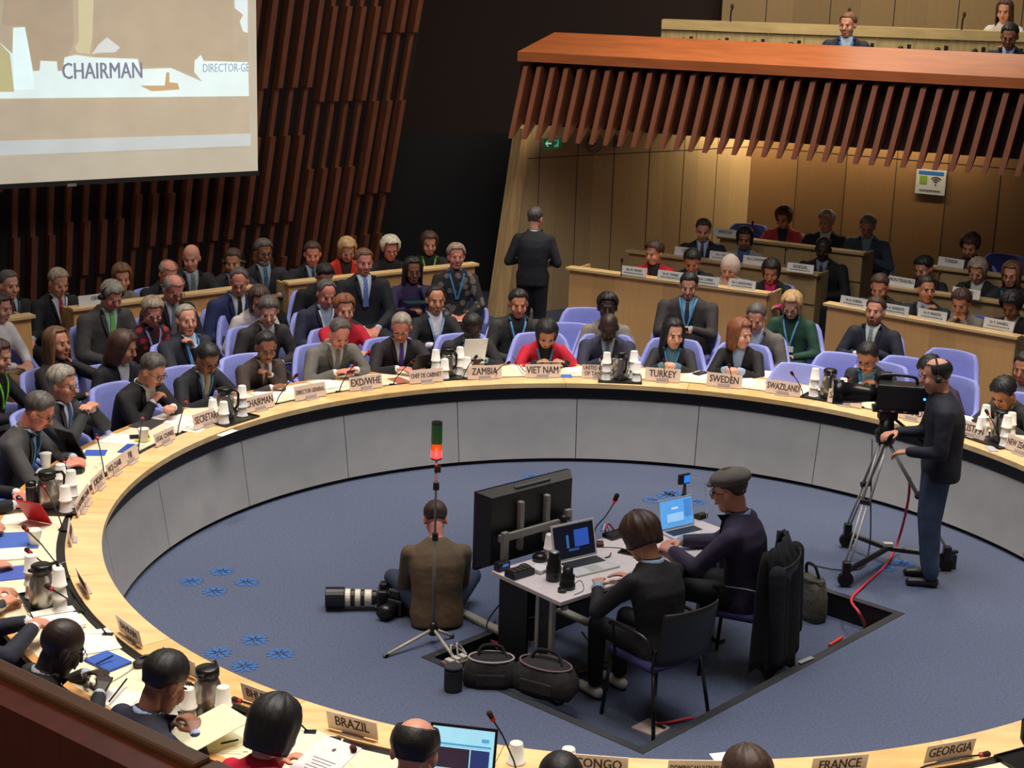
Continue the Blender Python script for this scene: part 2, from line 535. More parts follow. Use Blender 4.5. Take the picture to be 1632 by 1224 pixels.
# ---- balcony
BA = ray(825, 82); BA = CP + BA * (19.0 / BA.y); BB = ray(1632, 125); BB = CP + BB * (16.8 / BB.y)
BB.z = BA.z = 0.5 * (BA.z + BB.z)
bd = (BB - BA).normalized(); bn = Vector((-bd.y, bd.x, 0))
Lb = (BB - BA).length * 1.35
MBal = Matrix.Translation((BA.x, BA.y, 0)) @ Matrix.Rotation(math.atan2(bd.y, bd.x), 4, 'Z')
zc = BA.z
bal = empty('balcony', (0, 0, 0)); bal.matrix_world = MBal
tag(bal, 'wooden balcony front with row of upright fins over the right tribune', 'balcony', kind='structure')
orange = mat('woodflat', (170, 96, 54), 0.28)
M = MB()
M.add([(-0.0, 0, zc), (Lb, 0, zc), (Lb, .62, zc + .22), (.22, .62, zc + .22), (0, 0, zc - .11), (Lb, 0, zc - .11), (Lb, .62, zc + .1), (.22, .62, zc + .1)],
      [(0, 1, 2, 3), (4, 7, 6, 5), (0, 4, 5, 1), (1, 5, 6, 2), (2, 6, 7, 3), (3, 7, 4, 0)])
M.obj('handrail_cap', orange, bal)
zt_, zb_ = zc - .14, zc - 1.02
MB().box(-0.1, Lb, .34, .4, zb_ + .14, zc - .05).obj('backing_panel', mat('plain', (48, 24, 17), 0.8), bal)
finm = mat('wood', (138, 82, 58), 0.4)
fm = MB()
t_ = 0.03
prof = [(.33, zt_ + .02), (.02, zt_ - .03), (-.07, zb_), (.33, zb_ + .27)]
shx = [0.0, 0.0, -.13, -.09]
V = [(-t_ + shx[i], p[0], p[1]) for i, p in enumerate(prof)] + [(t_ + shx[i], p[0], p[1]) for i, p in enumerate(prof)]
fm.add(V, [(0, 1, 2, 3), (7, 6, 5, 4), (0, 4, 5, 1), (1, 5, 6, 2), (2, 6, 7, 3), (3, 7, 4, 0)])
nf = 37
fin0 = fm.obj('fin', finm, bal)
fin0.location = (0.1, 0, 0)
for k in range(1, nf):
    f_ = fin0.copy(); COL.objects.link(f_); f_.location = (0.1 + k * 0.172, 0, 0)
M = MB().box(0.1, Lb, .41, 5.5, 2.62, 2.7)
M.obj('soffit', mat('plain', (60, 44, 32), 0.8), bal)
# upper floor, desks, wall
M = MB().box(0.3, Lb + 2, .65, 6, 2.71, 2.75)
M.obj('upper_floor', mat('carpet', (70, 62, 60), 0.95), bal)
ud = empty('upper_desk', (0, 0, 0))
UA = ray(1055, 31); UA = CP + UA * (20.9 / UA.y); UB = ray(1680, 56); UB = CP + UB * (20.2 / UB.y)
ua = math.atan2(UB.y - UA.y, UB.x - UA.x); Lu = (UB - UA).length + 1.2; zu = UA.z
ud.location = (UA.x, UA.y, 2.75); ud.rotation_euler = (0, 0, ua)
hu = zu - 2.75
tag(ud, 'pale upper gallery desk with row of black key plates', 'desk')
UW = mat('wood', (200, 176, 120), 0.5)
MB().box(0, Lu, -.04, .4, hu - .12, hu).obj('desk_ledge', mat('woodflat', (212, 186, 130), 0.3), ud)
for k in range(16):
    x = k * 0.46
    if x + .45 > Lu: break
    p_ = MB().box(x, x + .452, 0, .02, 0, hu - .125).obj('door_panel', UW, ud)
    MB().box(x + .37, x + .415, -.012, -.001, hu - .42, hu - .2).obj('key_plate', mat('plain', (16, 16, 16)), p_)
    MB().ell((x + .29, -.02, hu - .25), .035, .02, .03).obj('lamp_knob', mat('plain', (40, 38, 20), 0.3), p_, smooth=True)
for px in (1352, 1536, 1165):
    o_ = onplane(px, 40, (UA.x, UA.y, 0), Vector((-math.sin(ua), math.cos(ua), 0)))
    t = empty('gallery_microphone', (o_.x, o_.y + .08, zu))
    MB().tube([(0, 0, 0), (0, 0, .12), (0.01, -.02, .17)], .012, 6).obj('stem', mat('plain', BLACK), t)
    MB().ell((0.01, -.02, .19), .022, .022, .04).obj('mic_head', mat('plain', (60, 30, 20)), t, smooth=True)
    tag(t, 'short dark gallery microphone on the upper desk ' + {1352: 'behind the blue lanyard', 1536: 'left of the long haired person', 1165: 'nearest the dark wall'}[px], 'microphone')
M = MB().box(2.95, 14, 24.0, 24.15, 2.7, 8)
wu = struct(M.obj('wall_upper', planks((176, 146, 104), 1.0)))
M = MB()
for k in range(11): M.box(3.6 + k * .95, 3.61 + k * .95, 23.99, 24.0, 2.7, 8)
M.obj('panel_joints', mat('plain', (70, 56, 40)), wu)
# cove light washing the wall below the balcony
cv = Wc + db * 1.6 + Vector((-.24, -.44, 0)) * .6
lamp('AREA', 'cove_light', (cv.x - .3, cv.y + .2, 2.58), 40, (1, .8, .52), (cv.x - .2, cv.y + .5, 0.4), 4.0, .06).rotation_euler = (R_(12), 0, math.atan2(db.y, db.x))
lamp('AREA', 'cove_light', (2.9, 21.9, 2.58), 10, (1, .82, .55), None, 1.0, .06).rotation_euler = (R_(15), 0, math.atan2(dw.y, dw.x))
lamp('SPOT', 'balcony_downlight', (4.4, 15.0, 7.6), 480, WARM, (3.6, 17.7, 3.4), .3, spot=R_(60), blend=1)
lamp('SPOT', 'balcony_downlight', (0.6, 17.0, 7.6), 200, WARM, (0.9, 18.8, 3.4), .3, spot=R_(45), blend=1)
lamp('SPOT', 'wall_washer', (0.5, 14.5, 7.2), 230, (1, .85, .7), (-1.5, 20.0, 3.0), .4, spot=R_(50), blend=1)
lamp('AREA', 'gallery_light', (5.5, 21.0, 6.5), 70, (1, .88, .68), (5.5, 22.5, 3.0), 3.0)
lamp('AREA', 'tribune_light', (3.0, 18.2, 6.8), 160, (1, .88, .7), (3.0, 19.5, 0.5), 2.0)
# ---- things on the walls
def onw(px, py, P=Wa, n=nw): return onplane(px, py, P, n)
MWL = math.atan2(dw.y, dw.x)
p = onw(878, 228)
t = empty('exit_sign', p + nw * .03, MWL)
tag(t, 'green illuminated exit sign with white arrow on pale wall', 'sign')
MB().box(-.155, .155, 0, .03, -.075, .075).obj('housing', mat('plain', (180, 190, 180)), t)
MB().box(-.14, .14, -.004, -.001, -.062, .062).obj('sign_face', mat('plain', (18, 92, 52), .4, emit=.35), t)
wh = mat('plain', (215, 235, 220), .5, emit=.5)
MB().add([(-.12, -.006, 0), (-.075, -.006, .04), (-.06, -.006, .04), (-.09, -.006, .01), (-.02, -.006, .01), (-.02, -.006, -.01), (-.09, -.006, -.01), (-.06, -.006, -.04), (-.075, -.006, -.04)],
         [(0, 1, 2, 3, 4, 5, 6, 7, 8)]).obj('arrow', wh, t)
M = MB()
M.add([(.03, -.006, -.05), (.1, -.006, -.05), (.1, -.006, .05), (.075, -.006, .05), (.075, -.006, -.0), (.03, -.006, -.03)], [(0, 1, 2, 3, 4, 5)])
M.ell((.045, -.006, .035), .012, .002, .012)
M.obj('running_figure', mat('plain', (120, 190, 150), .5, emit=.3), t)
p = onw(945, 228)
t = empty('wall_clock', p + nw * .02, MWL)
tag(t, 'round pale wall clock beside the exit sign', 'clock')
MR = Matrix.Rotation(PI / 2, 4, 'X')
MB().lathe([(.128, 0), (.128, .03), (.115, .035)], 28, MR).obj('rim', mat('plain', (120, 112, 100)), t)
MB().lathe([(.115, .0351), (.0, .0355)], 28, MR).obj('clock_face', mat('plain', (168, 156, 136)), t)
MB().box(-.09, 0, -.04, -.037, -.004, .006, Matrix.Rotation(-.5, 4, 'Y')).obj('minute_hand', mat('plain', BLACK), t)
MB().box(-.06, 0.01, -.04, -.037, -.006, .006, Matrix.Rotation(.25, 4, 'Y')).obj('hour_hand', mat('plain', BLACK), t)
M = MB()
for k in range(12):
    M.box(-.004, .004, -.039, -.036, .09, .108, Matrix.Rotation(k * PI / 6, 4, 'Y'))
M.obj('hour_marks', mat('plain', (60, 55, 50)), t)
p = onw(982, 226)
t = empty('wall_camera', p + nw * .04, MWL)
tag(t, 'small black and grey camera on the pale wall beside the clock', 'camera')
MB().box(-.055, .055, -.0, .04, -.07, .08).obj('housing', mat('plain', (120, 122, 120)), t, bev=.01)
MB().lathe([(.042, 0), (.042, .05), (.02, .06)], 16, Matrix.Translation((0, 0, -.01)) @ MR).obj('lens', mat('plain', (12, 12, 14), .2), t)
nb = Vector((db.y, -db.x, 0))
p = onplane(1484, 290, Wc, nb)
t = empty('wifi_notice', p + nb * .03, math.atan2(db.y, db.x))
tag(t, 'white framed notice with wireless symbol and green square', 'sign')
MB().box(-.2, .2, 0, .02, -.165, .165).obj('board', mat('plain', (205, 208, 204), emit=.06), t)
MB().box(-.17, .17, -.003, -.001, .1, .145).obj('blue_strip', mat('plain', (40, 110, 190), emit=.05), t)
MB().box(-.15, -.05, -.003, -.001, -.03, .08).obj('green_square', mat('plain', (130, 170, 60), emit=.05), t)
M = MB()
for r in (.025, .055, .085):
    L = [[Vector((.07 + rr * math.sin(a), -.004, -.02 + rr * math.cos(a))) for rr in (r, r + .013)] for a in [(-.8 + .2 * i) for i in range(9)]]
    M.strip(L)
M.ell((.07, -.004, -.03), .01, .002, .01)
M.obj('wireless_symbol', mat('plain', (30, 32, 36)), t)
M = MB()
for k in range(11):
    M.box(-.14 + k * .026, -.14 + k * .026 + .017, -.004, -.003, -.125, -.105)
M.obj('small_print', mat('plain', (50, 52, 56)), t)
# ---- projection screen
sd = Vector((-.81, -.586, 0)).normalized(); sn = Vector((-sd.y, sd.x, 0)); sn = sn if sn.y < 0 else -sn
SP = ray(411, 272); SP = CP + SP * (17.9 / SP.y)
MS = Matrix.Translation(SP) @ Matrix.Rotation(math.atan2(-sd.y, -sd.x), 4, 'Z')      # x to the right, y into the wall
MSi = MS.inverted()
scr = empty('projection_screen', (0, 0, 0)); scr.matrix_world = MS
tag(scr, 'large white projection screen showing a chairman name plate', 'screen')
def sxy(px, py):
    q = MSi @ onplane(px, py, SP, sn)
    return q.x, q.z
MB().box(-5.6, 0, 0, .01, 0, 4.2).obj('fabric', mat('plain', (206, 196, 174), .8, emit=.5, scale=2), scr)
MB().box(-5.6, 0.01, -.02, .03, -.05, -.0).obj('bottom_bar', mat('plain', (40, 38, 34), .5), scr)
q = sxy(113, 294)
MB().box(q[0] - .05, q[0] + .05, -.03, -.021, -.06, -.03).obj('pull_tab', mat('plain', (150, 145, 135)), scr)
pic = MB()
def crop(L): return [sxy(x / 3.824, y / 3.824) for x, y in L]
def spoly(nm, L, rgb, e, d, par):
    P = crop(L)
    return MB().add([(x, -d, z) for x, z in P], [tuple(range(len(P)))]).obj(nm, mat('plain', rgb, .8, emit=e, scale=3), par)
im = spoly('projected_image', [(-3600, -1900), (1485, -1200), (1520, 590), (1524, 890), (0, 948), (-3600, 1150)], (204, 188, 162), .52, .004, scr)
spoly('table_in_image', [(-2600, 640), (0, 600), (1515, 585), (1510, 380), (1240, 372), (1222, 335), (1185, 370), (1182, 440), (1235, 500), (1040, 415), (850, 422), (838, 360), (570, 350), (460, 335), (392, 350), (380, 430), (350, 435), (345, 375), (245, 370), (240, 430), (200, 435), (150, 165), (80, 170), (75, 330), (0, 262), (-2600, 300)], (226, 242, 240), .72, .008, im)
spoly('band_in_image', [(-3600, 1010), (0, 860), (1525, 815), (1525, 888), (0, 948), (-3600, 1110)], (210, 216, 214), .55, .007, im)
spoly('shirt_in_image', [(470, -600), (590, -600), (560, 240), (545, 330), (470, 320), (455, 290), (480, 250)], (224, 214, 172), .55, .007, im)
spoly('paper_in_image', [(650, 228), (730, 290), (700, 318), (600, 322), (560, 330), (600, 270)], (222, 224, 220), .66, .0085, im)
spoly('cup_stack_in_image', [(80, 170), (150, 165), (205, 540), (90, 540)], (224, 244, 244), .8, .0095, im)
spoly('jug_in_image', [(-80, 270), (0, 265), (60, 330), (85, 560), (-80, 560)], (212, 204, 152), .5, .009, im)
spoly('saucer_in_image', [(850, 520), (1000, 520), (1010, 440), (1030, 440), (1030, 500), (1080, 505), (1092, 545), (920, 556)], (218, 182, 138), .5, .0115, im)
spoly('sleeve_in_image', [(1410, -300), (1505, -300), (1508, 200), (1480, 190), (1460, 130), (1482, 90), (1430, 50)], (226, 238, 236), .7, .007, im)
spoly('figure_in_image', [(10, 150), (50, -500), (430, -500), (450, 250), (380, 430), (200, 430), (150, 165)], (200, 180, 152), .48, .006, im)
spoly('figure_in_image', [(560, 240), (600, -500), (1400, -500), (1420, 370), (1240, 370), (1180, 440), (1040, 410), (840, 400), (836, 356), (570, 350)], (204, 186, 158), .49, .006, im)
q = sxy(625 / 3.824, 435 / 3.824)
text('CHAIRMAN', .24, mat('plain', (150, 150, 166), .8, emit=.4), im, (q[0], -.014, q[1]), sx=.72, bold=0)
q = sxy(1385 / 3.824, 414 / 3.824)
text('DIRECTOR-GE', .13, mat('plain', (176, 186, 198), .8, emit=.5), im, (q[0] - .02, -.014, q[1]), sx=.68)
# ---- parapet the photo is taken from
rA, rB = at(0, 1047, 3.25), at(377, 1222, 3.25)
rd = (rB - rA); rd.z = 0; rd.normalize()
rn = Vector((-rd.y, rd.x, 0)); rn = rn if rn.y > 0 else -rn
t = empty('gallery_parapet', (rA.x, rA.y, 3.25), math.atan2(rd.y, rd.x))
tag(t, 'reddish brown wooden parapet in the lower left corner, nearest the viewer', 'parapet', kind='structure')
MB().box(-2.5, .52, -.035, .0, -.03, 0).obj('rail_cap', mat('woodflat', (128, 88, 60), .5), t, bev=.006)
MB().box(.525, 2.2, -.035, .004, -.036, -.004).obj('rail_cap', mat('woodflat', (128, 88, 60), .5), t, bev=.006)
MB().box(-2.5, 2.2, -.09, -.036, -.9, -.012).obj('panel', mat('wood', (122, 52, 26), .45), t)
lamp('SPOT', 'gallery_spot', (-1.0, 1.0, 6.5), 110, WARM, (-.6, 2.5, 3.2), .3, spot=R_(60), blend=1)
# ================================================================== ROUND TABLE
tb = empty('round_table', (TCX, TCY, 0))
tag(tb, 'huge round conference table with pale top and grey curved front', 'table')
def annulus(nm, r0, r1, z0, z1, m, par=tb, n=160, a0=0, a1=360, segs=None, bev=0):
    M = MB()
    full = (a1 - a0) >= 360
    cnt = n if full else max(3, int(n * (a1 - a0) / 360) + 1)
    R = []
    for k in range(cnt if full else cnt + 1):
        a = R_(a0 + (a1 - a0) * k / cnt); c, s_ = math.cos(a), math.sin(a)
        R.append([Vector((r0[0] * c, r0[0] * s_, z0)), Vector((r1[0] * c, r1[0] * s_, z0)), Vector((r1[1] * c, r1[1] * s_, z1)), Vector((r0[1] * c, r0[1] * s_, z1))])
    M.rings(R, cap=not full, close=full)
    return M.obj(nm, m, par)
RO = 4.25
annulus('worktop', (3.80, 3.80), (RO - .05, RO - .05), .70, .738, mat('plain', (252, 240, 204), .3, scale=4))
for k in range(20):
    a0 = 5.1 + 18 * k
    annulus('inner_rim', (RIM, RIM), (3.745, 3.745), .70, .742, mat('woodflat', (246, 206, 146) if k % 3 else (240, 194, 128), .28), a0=a0 + .03, a1=a0 + 17.97, n=320)
annulus('microphone_channel', (3.746, 3.746), (3.799, 3.799), .70, .731, mat('plain', (24, 22, 20), .5))
annulus('outer_trim', (RO - .049, RO - .049), (RO, RO), .70, .742, mat('woodflat', (228, 168, 100), .3))
annulus('black_band', (RIM + .05, RIM + .05), (RIM + .3, RIM + .3), .585, .699, mat('plain', (12, 11, 11), .5))
for k in range(20):
    a0 = 4.1 + 18 * k - 0.9 * 0 - 0.9
    annulus('front_panel', (3.49, 3.575), (3.52, 3.605), .035, .584, mat('plain', (188, 184, 178), .8, scale=6), a0=a0 + .06 + .9 * 0, a1=a0 + 17.94, n=320)
annulus('kick_board', (3.52, 3.52), (3.6, 3.6), 0, .034, mat('plain', (14, 13, 12), .6))
annulus('outer_skirt', (3.95, 3.95), (3.98, 3.98), .0, .69, mat('plain', (40, 38, 36), .8))
# ---- name plates
paper = mat('plain', (238, 214, 196), .6); paper2 = mat('plain', (196, 182, 168), .6)
ink = mat('plain', (70, 54, 46), .7); clear = mat('plain', (190, 172, 160), .3)
PLM = MB().box(-.125, .125, -.002, .002, 0.006, .1)
pl_me = None
def plate(px, py, words, lab, sz=.062, side=1, sx=.75, deg=None, w=1.32):
    k_ = w if side >= 0 else 1.12
    if deg is None:
        q = at(px, py, .79); r_, deg = topolar(q)
    p = polar(3.70, deg, .742)
    t = empty('name_plate', p, R_(deg - 90))
    tilt = Matrix.Rotation(R_(-12), 4, 'X')
    MB().box(-.125 * k_, .125 * k_, -.0025, .0025, 0.008, .1 * k_, tilt).obj('card', paper, t)
    h = MB()
    h.box(-.06, .06, -.03, .03, 0, .007); h.box(-.055, .055, -.007, -.0035, .005, .035, tilt)
    h.obj('holder', clear, t)
    rows = words.split('|')
    for i, wd in enumerate(rows):
        zz = (.057 + (len(rows) - 1) * .02 - i * .04) * k_ 
        s_ = (sz if len(rows) == 1 else sz * .62) * k_ * (1.12 if side >= 0 else 1.05)
        lim = .23 * k_
        if side >= 0:
            pos = tilt @ Vector((0, -.0035, zz))
            tx = text(wd, s_, ink, t, pos, (PI / 2 - R_(12), 0, 0), sx=sx, bold=0)
        if side <= 0:
            pos = tilt @ Vector((0, .0035, zz))
            tx = text(wd, s_, ink, t, pos, (PI / 2 + R_(12), 0, PI), sx=sx, bold=0)
        wd_ = max(v.co.x for v in tx.data.vertices) - min(v.co.x for v in tx.data.vertices)
        tx.scale[0] = min(sx, lim / wd_)
    tag(t, lab or ('name plate reading ' + words.replace('|', ' ') + ' on the round table'), 'name plate')
    return deg
ST = {}
for px, py, w_, lab, sz, sd_ in (
    (773, 597, 'ZAMBIA', None, .062, 1), (866, 596, 'VIET NAM', None, .062, 1), (956, 600, 'UNITED REPUBLIC|OF TANZANIA', None, .062, 1), (1055, 604, 'TURKEY', None, .062, 1),
    (1152, 612, 'SWEDEN', None, .062, 1), (1246, 623, 'SWAZILAND', None, .056, 1), (1343, 640, 'SRI LANKA', None, .058, 1), (1437, 667, 'RWANDA', 'name plate half hidden by the television camera', .058, 1),
    (1532, 690, 'PAKISTAN', None, .058, 1), (1622, 716, 'NEW ZEALAND', None, .05, 1), (682, 604, 'CHEF DE CABINET', None, .04, 1), (590, 616, 'EXD/WHE', None, .062, 1),
    (500, 629, 'DIRECTOR GENERAL', None, .036, 1), (417, 646, 'CHAIRMAN', None, .058, 1), (335, 671, 'SECRETARY', None, .058, 1), (267, 698, 'LEGAL COUNSEL', None, .042, 1),
    (208, 728, 'FIJI', None, .055, 1), (182, 745, 'VICE-CHAIR', None, .05, 1), (160, 768, 'JORDAN', 'third angled name plate below the FIJI plate', .055, 1), (142, 793, 'VICE-CHAIR', 'fourth angled name plate below the FIJI plate', .045, 1),
    (125, 805, 'KAZAKHSTAN', 'fifth angled name plate below the FIJI plate', .042, 1), (112, 850, 'CANADA', 'name plate seen edge on at the left bend', .055, 1)):
    ST[w_] = plate(px, py, w_, lab, sz, sd_, w=1.3 if px > 280 else 1.08)
for px, py, w_, lab, sz in ((136, 930, 'BURUNDI', 'name plate seen from behind beside the left carafe tray', .055), (206, 1008, 'BAHRAIN', 'tilted grey name plate in front of the blue folder', .055), (278, 1062, 'ALGERIA', 'grey name plate behind the balding head', .05),
    (430, 1110, 'BHUTAN', None, .062), (560, 1160, 'BRAZIL', None, .068), (742, 1196, 'COLOMBIA', 'name plate ending in A behind the open laptop', .062), (953, 1222, 'CONGO', None, .066), (1110, 1224, 'DOMINICAN REPUBLIC', None, .042),
    (1338, 1222, 'FRANCE', None, .066), (1512, 1198, 'GEORGIA', None, .066)):
    ST[w_] = plate(px, py, w_, lab, sz, -1)
# ---- gooseneck microphones: base in the channel, ring of light below the head
mic0 = None
blk = mat('plain', BLACK, .4)
def mic(px, py, lab, z=1.0, base_off=4.0, flip=False):
    global mic0
    h = at(px, py, z)
    r_, dg = topolar(h)
    b = polar(3.775, dg + base_off, .732)
    t = empty('gooseneck_microphone', b)
    v = h - b
    P = [Vector((0, 0, 0)), Vector((0, 0, .03)) + v * .15, v * .55 + Vector((0, 0, .03)), v * .88, ]
    MB().box(-.03, .03, -.02, .02, 0, .012).obj('base', blk, t)
    MB().tube(P, .0045, 6).obj('stem', blk, t, smooth=True)
    d = (v - P[2]).normalized()
    MB().tube([v * .88, v * .88 + d * .016], .0135, 10).obj('ring_light', mat('plain', (170, 34, 20), .4, emit=.12), t)
    MB().cap(v * .88 + d * .02, v * .88 + d * .04, .013, .015).obj('mic_head', mat('plain', (60, 22, 20), .9), t, smooth=True)
    tag(t, lab, 'microphone')
for px, py, z, off, who in ((228, 661, .98, 3, 'FIJI plate'), (298, 635, .98, 3, 'LEGAL COUNSEL plate'), (381, 615, 1.0, 3, 'SECRETARY plate'), (472, 597, 1.0, 2, 'CHAIRMAN plate'), (566, 578, 1.0, 2, 'DIRECTOR GENERAL plate'), (660, 573, 1.0, 2, 'open laptop lid'), (759, 567, 1.0, 1, 'ZAMBIA plate'),
    (812, 576, .98, 1, 'VIET NAM plate'), (959, 568, 1.0, 0, 'TANZANIA plate'), (1058, 573, 1.0, 0, 'TURKEY plate'), (1162, 581, 1.0, 0, 'SWEDEN plate'), (1262, 593, 1.0, -1, 'SWAZILAND plate'), (1352, 600, 1.0, -2, 'SRI LANKA plate'), (1573, 655, 1.0, -2, 'PAKISTAN plate'),
    (154, 692, .98, 3, 'blue booklet near the FIJI plate'), (100, 731, .98, 3, 'black tablet at the left'), (67, 769, 1.0, 3, 'red tablet, behind its thermos'), (36, 836, .98, 5, 'red tablet, below it'), (40, 872, .98, 5, 'tall white cup at the left edge'), (72, 930, 1.0, 4, 'left carafe tray'),
    (236, 1057, .82, 3, 'blue folder'), (370, 1111, .86, 6, 'BHUTAN plate'), (565, 1192, .9, -4, 'BRAZIL plate'), (781, 1136, 1.06, 2, 'open laptop at the bottom edge'), (1576, 1199, .88, -5, 'GEORGIA plate')):
    mic(px, py, 'black gooseneck microphone with red ring by the ' + who, z, off)
# ---- trays, carafes, cups
cupm = mat('plain', (244, 238, 226), .6); steel = mat('plain', (176, 170, 160), .28, metal=.85); lidm = mat('plain', (20, 18, 17), .35)
CUPP = [(.044, 0), (.046, .002), (.046, .006), (.042, .007), (.032, .1), (.03, .103)]
carafe0 = None; tray0 = None; cup0 = None
def carafe(loc, rz, lab):
    global carafe0
    if carafe0 is None:
        t = empty('vacuum_carafe', loc, rz)
        MB().lathe([(.06, 0), (.064, .01), (.068, .06), (.064, .12), (.048, .165), (.044, .175)], 20).obj('body', steel, t, smooth=True)
        MB().lathe([(.045, .176), (.052, .182), (.052, .215), (.04, .222), (.0, .224)], 20).obj('lid', lidm, t, smooth=True)
        MB().box(.045, .075, -.012, .012, .196, .212).obj('spout', lidm, t, bev=.004)
        MB().tube([(-.048, 0, .205), (-.085, 0, .205), (-.1, 0, .18), (-.098, 0, .1), (-.068, 0, .06)], .0095, 8).obj('handle', lidm, t, smooth=True)
        carafe0 = t
    else:
        t = dup(carafe0, loc, rz)
    t.scale = (1.15, 1.15, 1.15)
    tag(t, lab, 'carafe', 'vacuum carafes on the round table')
def cup(loc, lab, grp, up=False):
    global cup0
    if cup0 is None:
        o = MB().lathe(CUPP, 16).obj('paper_cup', cupm, smooth=True)
        cup0 = o
    else:
        o = cup0.copy(); COL.objects.link(o)
    o.location = loc
    o.rotation_euler = (PI, 0, 0) if up else (0, 0, 0)
    if up: o.location.z += .103
    tag(o, lab, 'cup', grp)
    return o
def tray(px, py, who, stacks, car=(0, 0.03), zt=.742, size=(.2, .15), rz=None, nn=3, ground=None):
    p = at(px, py, zt)
    r_, dg = topolar(p)
    a = R_(dg - 90) if rz is None else rz
    t = empty('serving_tray', p, a)
    M = MB().box(-size[0], size[0], -size[1], size[1], 0, .006)
    for b in ((-size[0], size[0], -size[1], -size[1] + .008), (-size[0], size[0], size[1] - .008, size[1]), (-size[0], -size[0] + .008, -size[1] + .0081, size[1] - .0081), (size[0] - .008, size[0], -size[1] + .0081, size[1] - .0081)):
        M.box(b[0], b[1], b[2], b[3], .0061, .016)
    o = M.obj('tray_plate', lidm, t)
    tag(t, 'black rectangular tray of cups by the ' + who, 'tray')
    RM = Matrix.Translation(p) @ Matrix.Rotation(a, 4, 'Z')
    if car is not None:
        carafe(RM @ Vector((car[0], car[1], .007)), a + 2.0, 'steel vacuum carafe with black lid by the ' + who)
    for sx_, sy_, n_ in stacks:
        for k in range(n_):
            cup(RM @ Vector((sx_, sy_, .007 + k * .078)), 'upturned white paper cup stacked on the tray by the ' + who, 'cups by the ' + who)
S4 = ((-.15, .06, 2), (-.14, -.05, 2), (.14, -.02, 2), (.11, .08, 3))
tray(366, 668, 'SECRETARY plate', ((-.14, .05, 2), (-.13, -.06, 2), (.12, -.03, 3)), car=(0, .05))
cup(at(372, 652, .742) + Vector((.05, 0, 0)), 'single white paper cup between the SECRETARY and CHAIRMAN plates', 'loose cups', up=True)
tray(716, 600, 'CHEF DE CABINET plate', ((-.14, -.02, 3), (-.07, -.07, 2), (.11, .03, 3), (.15, -.06, 2)), car=(.0, .05))
tray(988, 605, 'TANZANIA plate', ((-.15, .05, 2), (-.13, -.05, 3), (.15, -.05, 2), (.12, .05, 3)), car=(0, .03))
tray(1318, 634, 'SWAZILAND plate', ((-.15, .05, 2), (-.11, -.05, 3), (.15, -.04, 2), (.12, .06, 2)), car=(0, .03))
tray(1583, 703, 'NEW ZEALAND plate', ((-.15, .05, 3), (-.1, -.05, 2), (.15, -.04, 3), (.11, .06, 3)), car=(0.02, .05))
tray(98, 806, 'red tablet', ((-.13, -.06, 2), (-.03, -.08, 3), (.1, .02, 3), (.13, .09, 2)), car=(-.03, .08))
tray(82, 962, 'left edge hands', ((-.14, -.02, 3), (.1, -.06, 2), (.13, .08, 3)), car=(-.02, .05))
tray(318, 1140, 'BHUTAN plate', ((-.02, .09, 2), (.13, .02, 3), (.1, .11, 2), (-.14, -.03, 2)), car=(-.03, -.03))
tray(1668, 1216, 'GEORGIA plate', ((-.15, -.02, 3), (-.12, .09, 2)), car=(.06, .03))
cup(at(68, 742, .742) + Vector((.03, -.02, 0)), 'white paper cup beside the black desk unit at the left', 'loose cups', up=True)
cup(at(55, 868, .742), 'white paper cup on the blue folder at the left edge', 'loose cups', up=True)
cup(at(229, 703, .742), 'pale paper cup behind the LEGAL COUNSEL plate', 'loose cups', up=True)
cup(at(905, 1224, .742), 'paper cup beside the CONGO plate', 'loose cups')
cup(at(822, 1215, .742), 'upturned paper cup right of the laptop at the bottom edge', 'loose cups')
# ---- papers, folders, devices lying on the table
def sheet(px, py, w, h, ang, lab, rgb=(250, 246, 234), n=1, z=.739, th=.0015, name='paper_sheet', cat='paper', lines=False):
    p = at(px, py, z)
    r_, dg = topolar(p)
    for i in range(n):
        o = MB().box(-w / 2, w / 2, -h / 2, h / 2, 0, th).obj(name, mat('plain', rgb, .6))
        o.location = p + Vector((random.uniform(-.012, .012) * (n > 1), random.uniform(-.012, .012) * (n > 1), i * (th + .0005)))
        o.rotation_euler = (0, 0, R_(dg - 90 + ang) + i * .12)
        tag(o, lab, cat, ('sheets: ' + lab) if n > 1 else None)
        if lines:
            M = MB()
            for k in range(7):
                M.box(-w * .35, w * (.1 + .25 * random.random()), h * (.3 - .09 * k), h * (.3 - .09 * k) + .003, th + .0002, th + .0006)
            M.obj('printed_lines', mat('plain', (120, 116, 112)), o)
sheet(768, 592, .2, .28, 10, 'white papers under the hands by the ZAMBIA plate', n=2)
sheet(835, 586, .21, .29, 20, 'white paper left of the VIET NAM plate')
sheet(922, 590, .21, .2, 0, 'white papers between the VIET NAM and TANZANIA plates', n=2)
sheet(903, 600, .1, .12, 0, 'blue and white booklet right of the VIET NAM plate', rgb=(80, 110, 190), th=.006, name='booklet', cat='booklet')
sheet(1118, 598, .21, .29, -20, 'white sheet under the phone by the TURKEY plate')
sheet(1183, 607, .22, .3, 15, 'white papers with pen beside the SWEDEN plate', n=2)
sheet(1215, 596, .2, .28, 5, 'white paper right of the SWEDEN plate')
sheet(1290, 600, .2, .28, -20, 'pale paper at the empty SWAZILAND seat')
sheet(1448, 648, .2, .28, -20, 'white paper behind the television camera')
sheet(1545, 672, .3, .3, 5, 'white papers in front of the PAKISTAN seat', n=3)
sheet(660, 592, .2, .28, 30, 'white paper beside the open black laptop')
sheet(636, 606, .14, .2, 10, 'reddish paper left of the CHEF DE CABINET plate', rgb=(170, 100, 80))
sheet(570, 603, .22, .3, 10, 'white sheets before the EXD/WHE plate', n=2)
sheet(520, 612, .22, .3, -5, 'white papers right of the DIRECTOR GENERAL plate', n=3)
